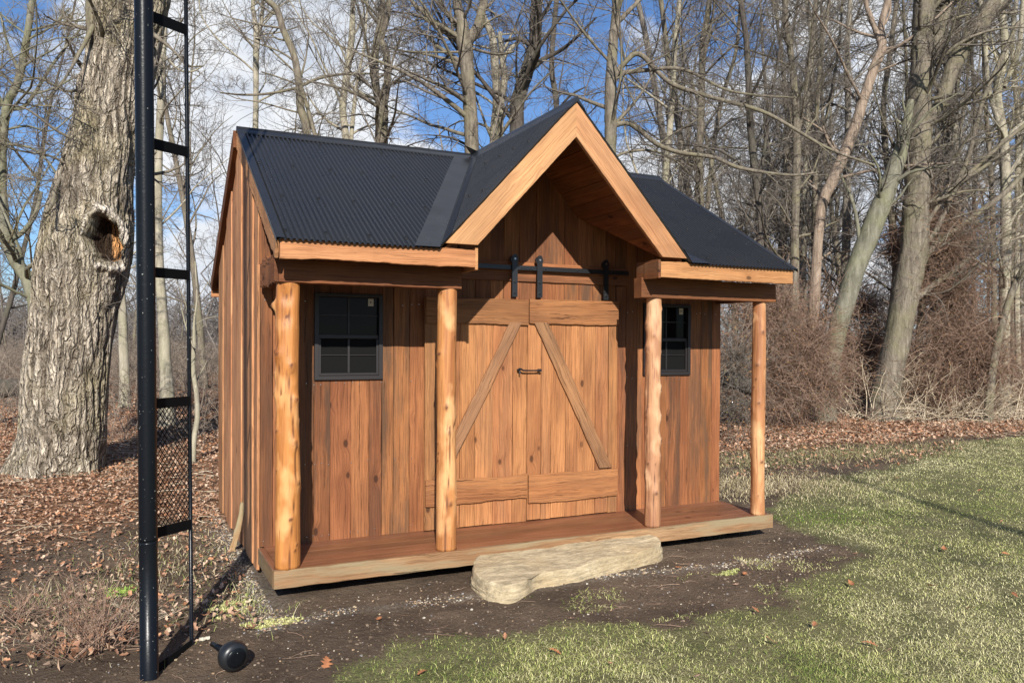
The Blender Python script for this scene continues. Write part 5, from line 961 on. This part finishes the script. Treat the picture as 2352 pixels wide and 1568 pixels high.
# single oak leaves on lawn and soil
outl = [(-1.25, 0), (-1., .05), (-.8, .28), (-.62, .14), (-.45, .55), (-.2, .2), (.0, .75), (.22, .24), (.5, .62), (.6, .2), (.85, .3), (1., 0)]
outl = outl+[(a, -b_) for a, b_ in outl[-2:0:-1]]
def oak_leaf_mesh(seed):
    rg2 = np.random.default_rng(seed); V = []; q = np.array(outl)*[1, .8]; q[:, 1] *= rg2.uniform(.7, 1.2); 
    cu, cv = rg2.uniform(.1, .5), rg2.uniform(-.3, .4)
    for a, b_ in q: V.append((a, b_, cu*abs(b_)**1.2+cv*a*a*.6+rg2.normal(0, .03)))
    n = len(q); sp_ = [(a, 0, cv*a*a*.6) for a in (-.9, -.5, -.1, .3, .7)]; V += sp_; F3 = []
    ctr = np.array([s_[0] for s_ in sp_])
    for i in range(n):
        j = (i+1) % n; mx = (V[i][0]+V[j][0])/2; k = int(np.argmin(abs(ctr-mx))); F3.append((i, j, n+k))
        k2 = int(np.argmin(abs(ctr-(V[j][0]+V[(j+1) % n][0])/2)))
        if k2 != k: F3.append((j, n+k2, n+k))
    return mesh_from('fallen_leaf', np.array(V)*.042, None, F3, col=np.tile(np.array([[.42, .17, .075], [.34, .14, .065], [.50, .25, .14], [.46, .30, .21]])[seed % 4], (len(V), 1)), smooth=False)
OL = [oak_leaf_mesh(k) for k in range(6)]
for me in OL: me.materials.append(M['leaf'])
spots = [(750, 1522, 1.5), (1220, 1362-22, 1), (1240, 1345, 1), (1310, 1420, .8), (2168, 1265, 1.1), (2140, 1350, 1.), (2310, 1275, .8), (2000, 1485, 1.), (1775, 1478, 1.), (1890, 1382, .9), (1955, 1345, .9), (1870, 1440, .8), (2080, 1250, .7), (1985, 1205, .8), (1965, 1270, .6), (1905, 1225, .6), (1710, 1318, .8), (1860, 1345, .6), (1275, 1500, .9), (970, 1550, .9), (1160, 1468, .8), (1600, 1560, .8), (870, 1425, .8), (2250, 1130, .7), (2120, 1185, .6), (2060, 1100, .6), (2300, 1200, .6), (2040, 1500, .7), (1560, 1305, .9), (1735, 1405, .7), (2230, 1400, .8), (2330, 1370, .8), (1400, 1530, .6), (1690, 1340, .6)]
for k, (a, b_, s_) in enumerate(spots):
    p = gnd(a, b_); on = lawn_f(np.array([p[0]]), np.array([p[1]]))[0] > 0
    o = bpy.data.objects.new('fallen_leaf', OL[k % 6]); COL.objects.link(o); o.location = (p[0], p[1], float(ground_z(np.array([p[0]]), np.array([p[1]]))[0])+(.032 if on else .014)); o.scale = (s_,)*3; o.rotation_euler = (random.uniform(-.4, .4), random.uniform(-.4, .4), random.uniform(0, 6.28))
    tag(o, 'brown curled oak leaf lying alone on the lawn grass' if on else 'brown curled oak leaf lying alone on the bare soil', 'leaf', 'single oak leaves on the lawn' if on else 'single oak leaves on the bare soil')
# pebbles
def pebbles(name, x, y, size, rg, label, pal):
    n = len(x); ico = np.array([(0, 0, 1), (.89, 0, .45), (.28, .85, .45), (-.72, .53, .45), (-.72, -.53, .45), (.28, -.85, .45), (.72, .53, -.45), (-.28, .85, -.45), (-.89, 0, -.45), (-.28, -.85, -.45), (.72, -.53, -.45), (0, 0, -1)])
    fc = np.array([(0, 1, 2), (0, 2, 3), (0, 3, 4), (0, 4, 5), (0, 5, 1), (1, 6, 2), (2, 7, 3), (3, 8, 4), (4, 9, 5), (5, 10, 1), (6, 7, 2), (7, 8, 3), (8, 9, 4), (9, 10, 5), (10, 6, 1), (11, 7, 6), (11, 8, 7), (11, 9, 8), (11, 10, 9), (11, 6, 10)])
    sc = size[:, None]*rg.uniform(.55, 1.2, (n, 3))*[1, 1, .6]; az = rg.uniform(0, 6.28, n); V = ico[None]*sc[:, None]*rg.uniform(.75, 1.2, (n, 12, 1)); c_, s_ = np.cos(az)[:, None], np.sin(az)[:, None]
    V = np.stack([V[..., 0]*c_-V[..., 1]*s_, V[..., 0]*s_+V[..., 1]*c_, V[..., 2]], -1)+np.stack([x, y, ground_z(x, y)+size*.25], -1)[:, None]
    c = np.array(pal)[rg.integers(0, len(pal), n)]*(.75+.4*rg.random((n, 1))); Fq = (np.arange(n)[:, None, None]*12+fc[None]).reshape(-1, 3)
    tag(link(name, mesh_from(name, V.reshape(-1, 3), None, Fq, col=np.repeat(c, 12, 0), smooth=False), M['vcol']), label, 'pebbles', kind='stuff')
PG = ((.44, .35, .23), (.34, .28, .21), (.52, .47, .38), (.25, .24, .24), (.40, .27, .16), (.17, .15, .13))
x1 = rg.uniform(-.15, 5.0, 3200); y1 = -.42-.03*x1+rg.normal(0, .045, 3200)+.06*np.sin(x1*3); k = vnoise(x1, 0*x1+3, 1.6, 62) > .45; x1, y1 = x1[k], y1[k]
x2 = -.03-np.abs(rg.normal(0, .11, 4200)); y2 = rg.uniform(-.55, 3.6, 4200); x3 = rg.uniform(-1.8, 4.6, 5000); y3 = rg.uniform(-2.2, 2.5, 5000); k = (lawn_f(x3, y3) < -.05)&~((x3 > -.02)&(y3 > -.02)); x3, y3 = x3[k], y3[k]
x = np.concatenate([x1, x2, x3]); y = np.concatenate([y1, y2, y3]); k = ~((x > 0)&(x < 4.53)&(y > .05)); x, y = x[k], y[k]; size = .002+.0095*rg.random(len(x))**4
xc = rg.uniform(-1.9, 5.2, 22000); yc = rg.uniform(-2.3, 3.2, 22000); kc_ = (lawn_f(xc, yc) < .05)&~((xc > -.02)&(xc < 4.55)&(yc > -.0))&(vnoise(xc, yc, 3, 17) > .42); xc, yc = xc[kc_], yc[kc_]
pebbles('soil_clods', xc, yc, .003+.011*rg.random(len(xc))**2.5, rg, 'small crumbs and clods of dark brown soil', ((.13, .092, .062), (.06, .042, .028), (.19, .14, .10), (.10, .07, .047)))
pebbles('gravel', x, y, size, rg, 'scattered tan and grey gravel on the bare soil round the shed', PG)
for (a, b_, s_, lab) in ((470, 1470, .020, 'flat grey stone on the soil right of the thin rod base'), (820, 1381, .014, None), (640, 1440, .013, None)):
    p = gnd(a, b_)
    if lab:
        me = MB(); me.plank((p[0]-.03, p[1]-.01, -.20), (.06, .01, 0), (0, .026, 0), (0, 0, .018), n=6, jit=.004, ch=.006, tone=.5); tag(me.build('stone', M['sticker']), lab, 'stone')
# soil twigs
def twigs(n, x0, x1, y0, y1, rg, label, name='ground_twigs', cond=None, mat='straw', L0=.05, L1=.22, r=.0014):
    x = rg.uniform(x0, x1, n); y = rg.uniform(y0, y1, n); k = ~((x > -.05)&(x < 4.6)&(y > -.05)&(y < 3.7))
    if cond is not None: k &= cond(x, y)
    x, y = x[k], y[k]; n = len(x); az = rg.uniform(0, 6.28, n); L = rg.uniform(L0, L1, n); q = np.stack([x, y, ground_z(x, y)+.006], -1); path = [q]; w = rg.normal(0, .25, n)
    for s_ in range(5): az = az+w+rg.normal(0, .2, n); q = q+np.stack([np.cos(az), np.sin(az), rg.normal(0, .12, n)], -1)*(L/5)[:, None]; q[:, 2] = np.maximum(q[:, 2], -.21); path.append(q)
    P = np.stack(path, 1); R = (r*(.6+rg.random(n)))[:, None]*np.linspace(1, .5, 6)[None]; tag(link(name, tube_mesh(name, [((P, R), 4)], 3), M[mat]), label, 'twigs', kind='stuff')
twigs(520, -1.9, 4.8, -2., 3.2, rg, 'thin pale twigs and straws strewn over the bare soil', cond=lambda x, y: lawn_f(x, y) < .0, mat='shrub')
twigs(2200, -4, 22, 1.5, 13, rg, 'fallen sticks lying in the leaf litter', 'fallen_sticks', cond=lambda x, y: litter_f(x, y) > .4, L0=.15, L1=.9, r=.004)

# dry shrub in the left foreground
def dry_shrub(name, c, n, h, label, seed, mat='shrub', spread=.55, leafn=0):
    rg = np.random.default_rng(seed); root = empty(name, (c[0], c[1], -.2), label, 'shrub'); az = rg.uniform(0, 6.28, n); b_ = np.array([c[0], c[1], -.22])+np.stack([rg.normal(0, .07, n), rg.normal(0, .07, n), 0*az], -1)
    d = norm(np.stack([np.cos(az)*spread*rg.random(n), np.sin(az)*spread*rg.random(n), np.ones(n)*(.35+.65*rg.random(n))], -1)); L = h*(.35+.75*rg.random(n)); q = b_; path = [q]
    for s_ in range(8): d = norm(d+rg.normal(0, .09, (n, 3))); q = q+d*(L/8)[:, None]; path.append(q)
    P = np.stack(path, 1); R = (.0012+.0022*rg.random(n))[:, None]*np.linspace(1, .35, 9)[None]; g1 = grow(P, R, 4, .3, .97, .38, .7, .6, 5, .13, .02, rg, .0008, .05); g2 = grow(*g1, 2, .3, .95, .4, .8, .7, 3, .15, 0, rg, .0007, .03)
    link('stems', tube_mesh('stems', [((P, R), 5), (g1, 4), (g2, 3)], seed), M[mat], root)
    if leafn:
        m_ = leafn; p = np.array([c[0], c[1], -.19])+np.stack([rg.normal(0, .14, m_), rg.normal(0, .12, m_), .09*rg.random(m_)], -1); a = norm(rg.normal(0, 1, (m_, 3)))*.032; b2 = norm(np.cross(a, rg.normal(0, 1, (m_, 3))))*.018
        V = np.stack([p-a, p+b2, p+a+.01, p-b2], 1).reshape(-1, 3); I = np.arange(m_)*4; cc = np.array([(.36, .19, .11), (.26, .13, .075), (.5, .36, .25)])[rg.integers(0, 3, m_)]; link('caught_leaves', mesh_from('caught_leaves', V, np.stack([I, I+1, I+2, I+3], -1), col=np.repeat(cc, 4, 0), smooth=False), M['leaf'], root)
p = gnd(205, 1490); dry_shrub('dry_shrub', p, 80, .56, 'dry leafless shrub with reddish stems in the left foreground', 3, leafn=70, spread=1.1)
dry_shrub('dry_shrub', gnd(60, 1420), 30, .34, 'low sparse dry bush at the lower left edge of the view', 4, spread=1.7)
dry_shrub('dry_shrub', gnd(330, 1420), 22, .22, 'low dry straw bush just left of the black pole base', 5, 'straw', 1.9)
dry_shrub('dry_shrub', gnd(272, 1010), 60, .75, 'dark leafless bush at the right foot of the hollow tree', 6, 'vine', 1.5)
# slender saplings with side twigs reaching over the left
# a bare tree standing behind the camera: its shadow falls across the lawn at the right
rgx = np.random.default_rng(3); pts = [np.array([.6, -18.6, -.2])+np.array([.03*k, .01*k, k*1.28]) for k in range(11)]
V, Fq, P, R = trunk_tube(pts, list(np.linspace(.22, .03, 11)), 60, 14, 3); l_, tg = crown_mesh([(P, R)], rgx, 3., (9, 5, 4, 0), l1=.22, tip=.006, rmax=.05)
r_ = empty('yard_tree', (.6, -18.6, -.2), 'bare yard tree behind the viewer whose shadow crosses the lawn', 'tree'); VV = [V]; FF = [Fq]; n = len(V)
for a in l_: V, Fq = tubes(a[0], a[1], 6); VV.append(V); FF.append(Fq+n); n += len(V)
link('trunk', mesh_from('trunk', np.vstack(VV), np.vstack(FF), col=np.full((n, 3), .5)), M['bark'], r_); link('crown', tube_mesh('crown', tg, 3), M['twig'], r_)
